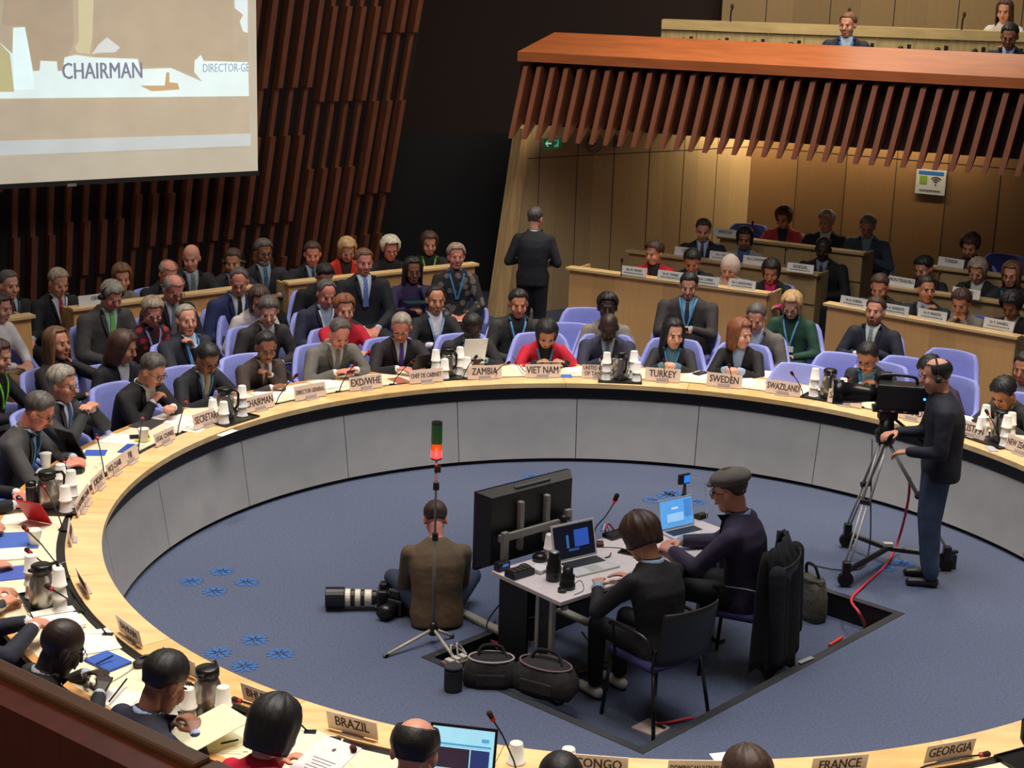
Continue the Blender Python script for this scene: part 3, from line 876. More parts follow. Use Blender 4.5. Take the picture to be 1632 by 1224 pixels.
sheet(455, 622, .22, .3, 20, 'white papers left of the DIRECTOR GENERAL plate', n=2)
sheet(425, 630, .2, .26, -20, 'white papers behind the CHAIRMAN plate', n=3)
sheet(385, 640, .22, .3, 15, 'white papers by the right hand of the beige tie', n=3)
sheet(275, 668, .25, .32, -15, 'white document before the LEGAL COUNSEL seat', n=3)
sheet(300, 681, .22, .3, 5, 'white open sheets left of the SECRETARY plate', n=2, lines=True)
sheet(362, 690, .2, .06, 0, 'white slip of paper on the rim by the SECRETARY plate', z=.7425)
sheet(235, 676, .26, .2, 10, 'dark grey folder beside the LEGAL COUNSEL plate', rgb=(62, 56, 54), th=.008, name='folder', cat='folder')
sheet(188, 700, .24, .3, 5, 'white paper pad near the FIJI seat', n=2)
sheet(205, 715, .22, .1, 10, 'blue booklet near the FIJI plate', rgb=(46, 78, 170), th=.004, name='booklet', cat='booklet')
sheet(228, 700, .12, .12, 30, 'yellow note pad under the phone near the FIJI plate', rgb=(240, 226, 110), th=.004, name='note_pad', cat='note pad')
sheet(152, 722, .14, .16, 20, 'blue booklet beside the black tablet', rgb=(60, 96, 190), th=.004, name='booklet', cat='booklet')
sheet(85, 755, .3, .24, 5, 'large white sheets by the black desk unit', n=2)
sheet(22, 803, .22, .3, 10, 'blue folder with black tablet at the left edge', rgb=(70, 100, 180), th=.006, name='folder', cat='folder')
sheet(28, 828, .2, .3, 0, 'white paper beside the red tablet')
sheet(30, 862, .3, .26, 0, 'blue folder under the cup at the left edge', rgb=(78, 112, 196), th=.006, name='folder', cat='folder')
sheet(8, 885, .2, .26, 0, 'white note pad below the blue folder at the left edge', th=.01, name='note_pad', cat='note pad')
sheet(8, 915, .22, .3, 0, 'blue folder near the left carafe tray', rgb=(78, 100, 190), th=.006, name='folder', cat='folder')
sheet(25, 955, .22, .3, 10, 'white papers left of the carafe tray', n=2)
sheet(92, 990, .22, .32, 80, 'thick white document above the clasped hands', n=3, th=.006)
sheet(152, 1022, .24, .3, 75, 'white leaflet with red mark', n=2)
sheet(172, 1056, .21, .15, 10, 'blue folder with pen on the lower left table', rgb=(58, 98, 186), th=.014, name='folder', cat='folder')
sheet(182, 1118, .2, .28, 20, 'white paper beneath the dark pen', n=1)
sheet(355, 1170, .3, .36, 30, 'cream papers held in front of the navy suit', rgb=(250, 242, 200), n=3)
sheet(500, 1180, .28, .34, 20, 'cream sheet beside the BRAZIL plate', rgb=(248, 240, 206), n=1)
sheet(1180, 1222, .2, .3, 10, 'white sheet at the bottom edge')
# ================================================================== PEOPLE
def remesh(o, vox, sm=3, fac=0.5):
    r = o.modifiers.new('remesh', 'REMESH'); r.mode = 'VOXEL'; r.voxel_size = vox; r.use_smooth_shade = True
    s_ = o.modifiers.new('smooth', 'SMOOTH'); s_.factor = fac; s_.iterations = sm
    return o
SK = {'w': (226, 168, 140), 'p': (214, 150, 122), 'r': (222, 142, 120), 'o': (196, 134, 100), 'b': (150, 98, 70), 'd': (84, 52, 38), 'k': (52, 33, 26)}
HC = {'gy': (150, 140, 126), 'wh': (216, 206, 188), 'bk': (24, 20, 19), 'br': (70, 46, 34), 'dg': (84, 78, 72), 'bl': (196, 158, 108), 'rd': (132, 76, 44), 'lb': (112, 76, 50), 'ab': (160, 140, 120)}
def sst(a, b, x):
    t = min(1, max(0, (x - a) / (b - a))); return t * t * (3 - 2 * t)
def hair_mesh(style, rnd):
    """grid over the skull in head space (y forward); returns list of rows and thickness"""
    S = dict(front=52, side=92, back=124, drop=0, open=0, r=1.0, amp=0.012, curl=0, min=0)
    S.update({'short': {}, 'crop': dict(r=.965, front=48, amp=.004), 'thick': dict(r=1.07, amp=.02, front=55), 'reced': dict(front=30, side=86, r=.985), 'thin': dict(front=14, side=80, r=.97, amp=.004),
              'fringe': dict(min=52, front=58, side=98, back=126, r=.985, open=58), 'bob': dict(front=56, drop=.12, open=50, r=1.08, amp=.022), 'shag': dict(front=58, drop=.09, open=48, r=1.12, amp=.05),
              'long': dict(front=46, drop=.27, open=48, r=1.08), 'mid': dict(front=52, drop=.18, open=46, r=1.1), 'curly': dict(front=58, drop=.06, open=50, r=1.2, curl=.05), 'afro': dict(front=52, drop=.0, open=50, r=1.16, curl=.06),
              'bun': dict(front=38, side=90, back=118, r=.99, amp=.004), 'female': dict(front=54, side=100, back=125, r=1.08, amp=.03)}[style])
    NA, NS = 40, 14
    rows = []
    ph = rnd.uniform(0, 6)
    for i in range(NS + 1):
        row = []
        for k in range(NA):
            az = 360.0 * k / NA
            d = min(az, 360 - az)            # 0 front, 180 back
            thm = S['front'] + (S['side'] - S['front']) * sst(38, 72, d) + (S['back'] - S['side']) * sst(95, 150, d)
            thmin = 0
            if S['min']:
                thmin = S['min']
                if d < S['open']: thm = thmin + 1
            drop = S['drop'] * sst(S['open'], S['open'] + 14, d) if S['drop'] else 0
            nape = False
            if not S['drop']:
                drop = .055 * sst(84, 125, d); nape = drop > 0
            arc = thm if not drop else min(thm, 93)
            t = i / NS
            Ltot = (arc - thmin) / 57.3 * .1 + drop
            L = t * Ltot
            th = thmin + L / .1 * 57.3
            ex = 0
            if th > arc: ex = L - (arc - thmin) / 57.3 * .1; th = arc
            a = R_(az); tt = R_(th)
            hem = 1.015 - (.06 * sst(.7, 1, t) if not S['drop'] else .05 * sst(.85, 1, t)) + (rnd.uniform(-1, 1) * .005 if i else 0)
            st = hem + S['amp'] * math.sin(a * 13 + ph + i * .3) + S['amp'] * .6 * math.sin(a * 29 + ph * 2) + S['curl'] * rnd.uniform(-1, 1)
            flare = 1 - .2 * ex / .055 if nape else 1 + (-0.16 * ex / max(.01, S['drop']) if S['drop'] else 0) * (1 if S['drop'] < .2 else -.4)
            rx, ry, rz = .085 * S['r'] * st, .104 * S['r'] * st, .096 * (S['r'] ** .6) * st
            x = rx * math.sin(tt) * math.sin(a) * flare
            y = -.012 + ry * math.sin(tt) * math.cos(a) * (flare if math.cos(a) < 0 else 1)
            z = .038 + rz * math.cos(tt) - ex
            row.append(Vector((x, y, z)))
        row.append(row[0].copy())
        rows.append(row)
    return rows
def ik(S, T, l1, l2, pole):
    d = T - S; L = d.length
    if L > (l1 + l2) * .985:
        d *= (l1 + l2) * .985 / L; L = d.length; T = S + d
    a = (l1 * l1 - l2 * l2 + L * L) / (2 * L)
    h = math.sqrt(max(0, l1 * l1 - a * a))
    u = d / L
    p = pole - u * pole.dot(u)
    p.normalize()
    return S + u * a + p * h, T
def hand(M, Wp, fd, pn, side, curl=.5, sc=1.0):
    """adds palm, four fingers and thumb; fd finger direction, pn palm normal (facing away from the palm's inside)"""
    fd = fd.normalized(); pn = (pn - fd * pn.dot(fd)).normalized(); sx = fd.cross(pn) * side
    for k in range(4):
        off = (k - 1.5) * .019 * sc
        M.cap(Wp + sx * off * .5, Wp + fd * .078 * sc + sx * off, .0135 * sc, .0115 * sc, 8)
        l = (.062, .074, .07, .055)[k] * sc
        b = Wp + fd * .08 * sc + sx * off * 1.12
        d1 = (fd * math.cos(curl * .7) - pn * math.sin(curl * .7) + sx * (k - 1.5) * .07).normalized()
        d2 = (fd * math.cos(curl * 1.7) - pn * math.sin(curl * 1.7)).normalized()
        m_ = b + d1 * l * .55
        M.cap(b, m_, .0098 * sc, .009 * sc, 8)
        M.cap(m_, m_ + d2 * l * .5, .009 * sc, .0078 * sc, 8)
    tb_ = Wp + fd * .022 * sc - sx * .026 * sc
    d1 = (fd * .62 - sx * .7 - pn * .35).normalized()
    M.cap(tb_, tb_ + d1 * .042 * sc, .0125 * sc, .0108 * sc, 8)
    d2 = (fd * .9 - sx * .2 - pn * .4).normalized()
    M.cap(tb_ + d1 * .042 * sc, tb_ + d1 * .042 * sc + d2 * .032 * sc, .0105 * sc, .0088 * sc, 8)
POSES = {  # wrists (right, left) in the sitter's own frame, curl
    'table': ((.13, .40, .79), (-.13, .40, .79), .45), 'write': ((.10, .40, .79), (-.16, .38, .79), .9), 'clasp': ((.055, .38, .81), (-.055, .38, .81), 1.0), 'type': ((.09, .42, .80), (-.09, .42, .80), .6),
    'lap': ((.07, .25, .66), (-.07, .27, .67), .5), 'fold': ((.09, .21, .78), (-.10, .19, .82), .5), 'hold': ((.10, .33, .80), (-.10, .33, .80), .8), 'down': ((.25, .12, .60), (-.25, .12, .60), .4)}
P_COUNT = 0
PEOPLE = []
ROWZ = []
def person(desc, px, py, pose='table', skin='w', hair=('short', 'br'), top=(32, 32, 36), shirt=None, tie=None, lan=None, face=None, zf=0.0, lean=12, pitch=8, yaw=0, roll=0,
           kind='seat', glasses=False, beard=None, trous=None, kk='cloth', top2=None, scl=1.04, fem=False, chair=True, pos=None, hs=False, vox=.009, hands=None, badge=False, shoes=(20, 18, 18), legs=True, label=None, hat=None, wide=1.0, lap='black jacket', hz=None, badgec=(235, 235, 230), row=None):
    global P_COUNT
    P_COUNT += 1
    rnd = random.Random(P_COUNT * 17 + 3)
    la = R_(lean); pi_ = R_(pitch)
    seat = .52
    if kind == 'stand': seat = .98
    if kind == 'floor': seat = .13
    P0 = Vector((0, 0, seat))
    Lt = .47
    N = P0 + Vector((0, Lt * math.sin(la), Lt * math.cos(la)))
    if kind == 'seat' or kind == 'floor':
        N += Vector((0, -.04, 0))
    hp = la * .55 + pi_
    Hc = N + Vector((math.sin(R_(roll)) * .1, .03 + .15 * math.sin(hp), .155 * math.cos(hp * .8)))
    MH = Matrix.Translation(Hc) @ Matrix.Rotation(R_(-yaw), 4, 'Z') @ Matrix.Rotation(-(hp), 4, 'X') @ Matrix.Rotation(R_(roll), 4, 'Y')
    if row is not None:
        A0, B0, of_, tz_ = row; nn_ = Vector((-(B0 - A0).y, (B0 - A0).x, 0)).normalized()
        nn_ = nn_ if nn_.y > 0 else -nn_
        hz = onplane(px, py, A0 + nn_ * of_, nn_).z; scl = min(1.16, max(.93, (hz - tz_) / Hc.z)); ROWZ.append((round(of_, 1), desc[:20], round(scl, 2), round(hz - Hc.z * scl - tz_, 2)))
    elif pos is None and hz is None and zf == 0 and kind == 'seat':
        q0 = at(px, py, 1.15)
        if topolar(q0)[0] < 4.68:
            # a delegate: pelvis on the circle of chairs round the table
            RH = 4.5 - Hc.y * 1.0
            d_ = ray(px, py); bx, by = CP.x - TCX, CP.y - TCY
            A2, B2, C2 = d_.x ** 2 + d_.y ** 2, 2 * (bx * d_.x + by * d_.y), bx * bx + by * by - RH * RH
            disc = B2 * B2 - 4 * A2 * C2
            if disc > 0:
                c_ = [CP + d_ * ((-B2 + q * math.sqrt(disc)) / (2 * A2)) for q in (1, -1)]
                c_.sort(key=lambda v: (v - q0).length)
                hz = max(.98, min(1.24, c_[0].z)); scl = min(1.1, max(.93, hz / Hc.z)); ROWZ.append(('D', desc[:20], round(hz, 2), round(scl, 2)))
                zf_keep = True; hz = Hc.z * scl
    MH = MH @ Matrix.Scale((1.12 if vox != .007 or pos else 1.2) / scl if kind == 'seat' else 1.06, 4)
    if pos is None:
        hw = at(px, py, zf + Hc.z * scl if hz is None else hz)
        if hz is not None and row is None: zf = max(0, hz - Hc.z * scl) if abs(hz - Hc.z * scl) < .25 else hz - Hc.z * scl
        if row is not None: zf = row[3]
        if face is None:
            fa = math.degrees(math.atan2(TCY - hw.y, TCX - hw.x))
        else: fa = face
        rz = R_(fa - 90)
        off = Matrix.Rotation(rz, 3, 'Z') @ (Hc * scl)
        base = Vector((hw.x - off.x, hw.y - off.y, zf))
    else:
        base = Vector((pos[0], pos[1], zf)); fa = face
        rz = R_(fa - 90)
    root = empty('person', base, rz)
    root.scale = (scl * (1.07 if kind == 'seat' else 1), scl, scl)
    tag(root, label or ('person in ' + desc), 'person')
    skm = mat('skin', SK[skin], .5)
    sw = .16 if fem else .182
    sw *= wide
    up = (N - P0).normalized(); fw = Vector((0, up.z, -up.y)); rt = Vector((1, 0, 0))
    # ---- arms
    if hands: ps = hands
    else: ps = POSES.get(pose)
    lw = rw = None; curl = .5
    chin = Hc + MH.to_3x3() @ Vector((0.0, .09, -.115))
    if pose in ('chin_r', 'chin_l', 'cheek_r', 'cheek_l', 'face'):
        o_ = {'chin_r': Vector((.03, .0, -.1)), 'chin_l': Vector((-.03, .0, -.1)), 'cheek_r': Vector((.085, -.045, -.05)), 'cheek_l': Vector((-.085, -.045, -.05)), 'face': Vector((.045, -.0, -.02))}[pose]
        if pose.endswith('_r'): rw = chin + o_; lw = Vector((-.08, .37, .79)) if kind == 'seat' else Vector((-.1, .3, seat + .25))
        elif pose.endswith('_l'): lw = chin + o_; rw = Vector((.08, .37, .79))
        else: rw = chin + o_; lw = chin + Vector((-o_.x, o_.y, o_.z))
        curl = 1.0
    else:
        rw, lw = Vector(ps[0]), Vector(ps[1]); curl = ps[2]
        if kind == 'seat' and rw.z < .9:
            rw.z /= scl; lw.z /= scl
    jk = MB(); bd_ = MB()
    joints = {}
    for side, Wt in ((1, rw), (-1, lw)):
        S = N + rt * side * sw - up * .075
        E_, Wt = ik(S, Wt.copy(), .285, .25, Vector((side * (.85 if kind == 'seat' else .35), -.3, -.75)))
        joints[side] = (S, E_, Wt)
        fd = (Wt - E_).normalized()
        raised = Wt.z > N.z - .02
        pn = Vector((side * .15, .1, 1)) if not raised else Vector((side * .8, .5, .1))
        if raised: fd = (fd * .7 + Vector((-side * .25, -.25, .7))).normalized()
        else: fd = (fd + Vector((-side * .1, .1, -.15))).normalized()
        bd_.cap(S, E_, .042, .036); bd_.cap(E_, Wt, .036, .025)
        hand(bd_, Wt, fd, pn, side, curl + rnd.uniform(-.1, .15), .95 if fem else 1.05)
        th = .9 if fem else 1.0
        jk.cap(S, E_, .066 * th, .056 * th, 12); jk.cap(E_, E_ + (Wt - E_) * .93, .055 * th, .041 * th, 12)
        jk.ell(S + Vector((0, 0, -.01)), .062 * th, .064 * th, .062 * th)
        if Wt.z < 1: joints['t'] = 1
    # ---- torso
    def spine(t):          # t in metres from the pelvis along the back
        k_ = t / Lt
        base_ = P0 + Vector((0, -.02, 0))
        return base_ + (N - base_) * k_ + Vector((0, -.025 * math.sin(min(1, max(0, k_)) * PI), 0))
    tw = wide * (.92 if fem else 1.03)
    secs = [(-.14, .17, .125), (-.04, .178, .13), (.08, .165 if not fem else .15, .122), (.2, .172, .125), (.32, .188, .13 if not fem else .138), (.4, .182, .115), (.455, .14, .09), (.49, .085, .068), (.515, .062, .058)]
    def torso(M, g, top_=9):
        R = []
        for t, hx, hy in secs[:top_]:
            c = spine(t); hx = hx * tw + g; hy = hy * (wide ** .5) + g
            R.append([c + rt * hx * math.copysign(abs(math.cos(2 * PI * k / 20)) ** .85, math.cos(2 * PI * k / 20)) + fw * hy * math.sin(2 * PI * k / 20) for k in range(20)])
        M.rings(R)
    tk = MB(); torso(tk, 0.0); jk.add(tk.v, tk.f)
    torso(bd_, -.022)
    # neck and head
    bd_.cap(N - up * .05, Hc + MH.to_3x3() @ Vector((0, -.03, -.05)), .056, .052, 12)
    bd_.ell((0, -.014, .036), .0745, .094, .088, MH, 18, 12); bd_.ell((0, .026, -.03), .061, .064, .088, MH, 16, 10); bd_.ell((0, .045, -.088), .042, .038, .034, MH)
    for q in ((1), (-1)):
        bd_.ell((q * .074, -.006, -.008), .012, .02, .033, MH, 10, 7)
        bd_.ell((q * .036, .062, -.03), .026, .024, .03, MH, 10, 7)
    A = [MH @ Vector(v) for v in ((0, .088, .012), (0, .106, -.026), (-.03, .079, .03), (.03, .079, .03))]
    bd_.cap(A[0], A[1], .009, .0145, 8); bd_.cap(A[2], A[3], .008, .008, 8)
    # legs
    hips, knees, ank = {}, {}, {}
    for s_ in (1, -1):
        h_ = P0 + Vector((s_ * .09, 0, -.02))
        if kind == 'stand':
            k_ = Vector((s_ * .095, .02, .5)); a_ = Vector((s_ * .1, -.02, .09))
        elif kind == 'floor':
            k_ = Vector((s_ * .30, .34, .22)); a_ = Vector((-s_ * .1, .40, .1))
        else:
            k_ = Vector((s_ * .11, .41, .5)); a_ = Vector((s_ * .1, .43 + .04 * rnd.random() * s_, .09))
        hips[s_], knees[s_], ank[s_] = h_, k_, a_
        bd_.cap(h_, k_, .06, .045); bd_.cap(k_, a_, .045, .032)
    body = remesh(bd_.obj('body', skm, root), vox, 2, .45)
    topm = mat(kk, top, .8, top2)
    jo = remesh(jk.obj('jacket' if not fem else 'top', topm, root), .013, 3, .5)
    if legs:
        tr = MB()
        wdt = 1.0 if not fem else .9
        if kind == 'stand': wdt = 1.18
        tr.ell(P0 + Vector((0, -.01, -.02)), .165 * wide, .15 if kind != 'stand' else .115, .1)
        for s_ in (1, -1):
            tr.cap(hips[s_], knees[s_], .09 * wdt, .068 * wdt, 12); tr.cap(knees[s_], ank[s_] + Vector((0, 0, .02)), .067 * wdt, .052 * wdt, 12)
        remesh(tr.obj('trousers', mat('cloth', trous or top if kk == 'cloth' else trous or (30, 30, 34), .8), root), .016, 3, .5)
        for s_ in (1, -1):
            a_ = ank[s_]
            sh_ = MB().cap(a_ + Vector((0, -.03, -.05)), a_ + Vector((0, .15, -.06)), .036, .03, 10)
            sh_.v = [(v[0], v[1], max(v[2], 0.0)) for v in sh_.v]
            sh_.obj('shoe', mat('plain', shoes, .35), root, smooth=True)
    # ---- front of the clothes, laid on the jacket
    bv = None
    if shirt or tie or lan or badge:
        bv = BVHTree.FromPolygons([Vector(v) for v in tk.v], tk.f)
    def lay(t, x, off):
        o_ = spine(t) + rt * x + fw * .6
        h, n_, i_, d_ = bv.ray_cast(o_, -fw)
        if h is None: h = spine(t) + rt * x + fw * .1
        return h + fw * off
    if shirt:
        rows = []
        for i in range(9):
            t = .505 - .30 * i / 8
            w_ = .058 * (1 - i / 8) ** .8 + .006
            rows.append([lay(t, -w_ + 2 * w_ * j / 6, .008) for j in range(7)])
        M = MB().strip(rows)
        # collar round the neck
        cn = N + up * .02 + Vector((0, .002, 0))
        ring = []
        for r_, h_ in ((.067, -.03), (.069, .012), (.061, .016), (.06, -.03)):
            ring.append([cn + up * h_ + rt * r_ * math.cos(2 * PI * k / 16) + fw * (r_ * .98) * math.sin(2 * PI * k / 16) for k in range(16)])
        M.rings(ring, cap=False)
        o_ = M.obj('shirt', mat('cloth', shirt, .7), root, smooth=True); solid(o_, .004)
        if not fem:
            L_ = MB()
            for q in (1, -1):
                rw_ = []
                for i in range(8):
                    t = .5 - .31 * i / 7
                    w_ = .06 * (1 - i / 7) ** .8 + .006
                    rw_.append([lay(t, q * (w_ + .0), .013), lay(t, q * (w_ + .034 * math.sin(PI * min(1, .25 + i / 8))), .011)])
                L_.strip(rw_)
            solid(L_.obj('lapel', topm, root), .005)
        for side in (1, -1):
            S, E_, Wt = joints[side]
            MB().cap(E_ + (Wt - E_) * .84, E_ + (Wt - E_) * .985, .038, .034, 12).obj('shirt_cuff', mat('cloth', shirt, .7), root, smooth=True)
    if tie:
        rows = []
        for i in range(9):
            t = .487 - .27 * i / 8
            w_ = .013 + .014 * i / 8
            rows.append([lay(t, -w_ + w_ * j, .018) for j in range(3)])
        if len(tie) == 2: tm = mat('stripe', tie[0], .5, tie[1], 26)
        else: tm = mat('cloth', tie, .5)
        solid(MB().strip(rows).obj('tie', tm, root), .006)
    if lan:
        M = MB()
        for q in (1, -1):
            rows = []
            for i in range(10):
                t = .5 - .3 * i / 9
                x = q * (.075 * (1 - i / 9) + .004)
                rows.append([lay(t, x - .009, .022), lay(t, x + .009, .022)])
            M.strip(rows)
        solid(M.obj('lanyard', mat('cloth', lan, .6), root), .003)
        if badge:
            c = lay(.17, 0, .03)
            b_ = MB().box(-.045, .045, -.002, .002, -.03, .03).obj('badge', mat('plain', badgec, .4), root)
            b_.location = c; b_.rotation_euler = (-la, 0, 0)
    # ---- head details
    hm = mat('hair', HC[hair[1]], .55) if hair else None
    if hair and hair[0] not in ('bald', 'hijab'):
        M = MB().strip(hair_mesh(hair[0], rnd))
        M.v = [tuple(MH @ Vector(v)) for v in M.v]
        if hair[0] == 'bun': M.ell((0, -.11, .06), .035, .03, .035, MH)
        h_ = M.obj('hair', hm, root, smooth=True); solid(h_, .006, -1)
    if hair and hair[0] == 'hijab':
        M = MB().ell((0, -.028, .012), .098, .112, .132, MH, 20, 14).cap(Hc + Vector((0, -.03, -.08)), N + Vector((0, .01, -.02)), .085, .12)
        M.ell(N + up * -.05, .19, .11, .09)
        remesh(M.obj('headscarf', mat('cloth', (212, 188, 176), .8), root), .012, 3)
    for q in (1, -1):
        MB().ell((q * .03, .083, .007), .0095, .008, .0042, MH, 10, 6).obj('eye', mat('plain', (46, 34, 30), .25), root, smooth=True)
    bm_ = MB()
    for q in (1, -1):
        bm_.cap(MH @ Vector((q * .016, .094, .026)), MH @ Vector((q * .046, .083, .026)), .004, .003, 6)
    bm_.obj('eyebrows', mat('hair', HC[hair[1]] if hair else (60, 40, 30), .6), root)
    MB().ell((0, .09, -.062), .022, .009, .007, MH, 12, 6).obj('lips', mat('skin', tuple(int(c * .78) if i else int(c * .9) for i, c in enumerate(SK[skin])), .5), root, smooth=True)
    if beard:
        M = MB().ell((0, .036, -.085), .056, .048, .046, MH).ell((0, .084, -.047), .026, .018, .009, MH)
        remesh(M.obj('beard', mat('hair', HC[beard], .7), root), .009, 2)
    if glasses:
        M = MB()
        for q in (1, -1):
            pts = [MH @ Vector((q * .032 + .022 * math.cos(2 * PI * k / 12), .098, .004 + .016 * math.sin(2 * PI * k / 12))) for k in range(13)]
            M.tube(pts, .0022, 5)
            M.tube([MH @ Vector((q * .054, .097, .008)), MH @ Vector((q * .078, .0, .005))], .002, 5)
        M.tube([MH @ Vector((-.01, .1, .006)), MH @ Vector((.01, .1, .006))], .0022, 5)
        M.obj('spectacles', mat('plain', (24, 20, 20), .3), root)
    if hs:
        M = MB()
        for q in (1, -1):
            M.cap(MH @ Vector((q * .078, -.006, -.006)), MH @ Vector((q * .094, -.006, -.006)), .028, .026)
        M.tube([MH @ Vector((.1 * math.sin(a), -.01, .1 * math.cos(a) + .022)) for a in [(-1.4 + .28 * i) for i in range(11)]], .008, 6)
        M.obj('headset', mat('plain', (26, 26, 26), .5), root)
    if hat:
        M = MB().ell((0, -.02, .075), .098, .122, .056, MH, 20, 10).ell((0, .085, .055), .07, .04, .015, MH)
        remesh(M.obj('flat_cap', mat('cloth', hat, .9), root), .009, 3)
    root['_hc'] = tuple(Hc)
    if chair: seat_chair(base, rz, desc, zf, chair)
    PEOPLE.append((root, base, rz, joints, Hc, MH))
    return PEOPLE[-1]
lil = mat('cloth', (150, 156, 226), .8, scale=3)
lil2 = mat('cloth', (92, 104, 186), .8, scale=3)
chm = mat('plain', (70, 70, 76), .3, metal=.6)
ch0 = {}
def make_chair(dark):
    t = empty('tub_chair', (0, 0, 0))
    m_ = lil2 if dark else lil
    rows = []
    NA = 24
    for i in range(6):
        row = []
        for k in range(NA + 1):
            a = R_(-118 + 236.0 * k / NA)      # 0 = straight behind
            b = abs(math.degrees(a))
            topz = .86 - .22 * sst(38, 78, b) - .12 * sst(90, 118, b)
            z = .40 + (topz - .40) * i / 5
            rr = .265 + .035 * i / 5 + .02 * sst(60, 110, b)
            row.append(Vector((rr * math.sin(a) * 1.03, .06 - rr * math.cos(a) * 1.05, z)))
        rows.append(row)
    o = MB().strip(rows).obj('shell', m_, t, smooth=True); solid(o, .045, 0)
    b_ = o.modifiers.new('bevel', 'BEVEL'); b_.width = .014; b_.segments = 2
    pts = [(.25 * math.sin(a), .07 + .24 * math.cos(a)) for a in [2 * PI * k / 20 for k in range(20)]]
    MB().prism(pts, .36, .44).obj('seat_cushion', m_, t, bev=.02)
    MB().lathe([(.03, .05), (.03, .36)], 10, Matrix.Translation((0, .06, 0))).obj('column', chm, t, smooth=True)
    for k in range(5):
        a = 2 * PI * k / 5
        f_ = MB().tube([(0, .06, .07), (.25 * math.cos(a), .06 + .25 * math.sin(a), .045)], [.02, .013], 6).obj('foot', chm, t)
        MB().ell((.25 * math.cos(a), .06 + .25 * math.sin(a), .024), .022, .022, .024).obj('castor', mat('plain', BLACK), f_)
    return t
def seat_chair(base, rz, desc, zf, mode=True, lab=None):
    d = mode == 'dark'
    if d not in ch0:
        ch0[d] = make_chair(d); t = ch0[d]; t.location = base; t.rotation_euler = (0, 0, rz)
    else: t = dup(ch0[d], base, rz)
    off = Matrix.Rotation(rz, 3, 'Z') @ Vector((0, -.02, 0))
    t.location = base + off; t.scale = (1.08, 1.08, 1.08)
    w = desc.split()
    tag(t, lab or ('lilac tub chair of the person in ' + ' '.join(w[:9])), 'chair', 'lilac tub chairs')
    return t
# ================================================================== WHO SITS WHERE
BLU = (70, 160, 215); WHT = (226, 226, 224); BLK = (27, 26, 30); LBS = (170, 188, 206)
P = person
# -- delegates round the table, from the left
P('grey suit and navy tie typing on a black tablet at the left', 62, 655, 'type', 'r', ('short', 'dg'), (72, 70, 70), LBS, (22, 28, 62), BLU, glasses=True, lean=20, pitch=22, badge=False, face=-2, hs=False, vox=.008)
P('charcoal suit and blue tie with fingertips pressed together', 100, 612, 'clasp', 'p', ('thick', 'gy'), (54, 54, 58), (200, 206, 222), (72, 96, 140), None, glasses=True, lean=10, pitch=4, face=-15, hands=((.05, .3, .95), (-.05, .3, .95), .7), hz=1.2)
P('black suit holding chin at the LEGAL COUNSEL seat', 243, 590, 'chin_r', 'p', ('short', 'dg'), (30, 28, 32), WHT, None, None, glasses=True, lean=22, pitch=20, yaw=-6)
P('black suit with beige tie at the SECRETARY seat', 331, 572, 'table', 'b', ('short', 'bk'), (26, 28, 36), (190, 206, 220), (176, 160, 130), (80, 130, 170), glasses=True, lean=16, pitch=26, yaw=10)
P('brown suit resting chin on fist at the CHAIRMAN seat', 424, 553, 'chin_l', 'b', ('crop', 'bk'), (66, 52, 48), WHT, (110, 96, 90), None, glasses=True, beard=None, lean=16, pitch=12, yaw=20)
P('grey suit and striped tie looking at a phone', 541, 531, 'hold', 'r', ('reced', 'dg'), (112, 108, 100), WHT, ((80, 78, 80), (190, 186, 180)), None, lean=15, pitch=32, yaw=5)
P('black suit and purple tie reading a laptop', 640, 522, 'table', 'r', ('crop', 'gy'), (38, 34, 36), (226, 230, 236), (92, 62, 140), None, glasses=True, lean=10, pitch=22, yaw=28)
P('black suit reading a white paper at the ZAMBIA plate', 752, 522, 'hold', 'k', ('crop', 'bk'), (34, 31, 32), (110, 150, 160), (40, 40, 48), BLU, glasses=True, lean=14, pitch=26)
P('red shawl over black top writing at the VIET NAM plate', 871, 532, 'write', 'o', ('bob', 'bk'), (196, 22, 48), BLK, None, BLU, lean=26, pitch=24, fem=True)
P('navy suit with steel watch at the TANZANIA plate', 970, 522, 'clasp', 'k', ('bald', 'bk'), (46, 48, 68), (170, 190, 205), (90, 110, 130), None, glasses=True, lean=14, pitch=22, wide=1.1)
P('black jacket with long black hair at the TURKEY plate', 1073, 532, 'clasp', 'w', ('long', 'bk'), (44, 42, 44), (90, 130, 150), None, BLU, lean=10, pitch=6, yaw=-22, fem=True, vox=.008)
P('black cardigan and brown hair at the SWEDEN plate', 1180, 532, 'clasp', 'w', ('mid', 'rd'), (26, 24, 26), (160, 176, 200), None, None, lean=10, pitch=4, yaw=-55, fem=True, vox=.008)
P('dark suit and rimless glasses behind the television camera', 1383, 570, 'chin_r', 'o', ('short', 'bk'), (40, 42, 48), (150, 190, 200), None, BLU, glasses=True, lean=16, pitch=22)
P('dark purple top peeking behind the camera operator', 1482, 592, 'write', 'o', ('female', 'bk'), (50, 34, 60), None, None, BLU, glasses=True, lean=24, pitch=22, fem=True)
P('black leather jacket writing at the PAKISTAN plate', 1600, 627, 'write', 'o', ('female', 'bk'), (42, 40, 40), (110, 106, 90), None, None, lean=22, pitch=28)
P('dark jacket beyond the right edge at NEW ZEALAND', 0, 0, 'table', 'w', ('short', 'br'), (50, 50, 60), pos=polar(4.62, 25)[:2], face=205)
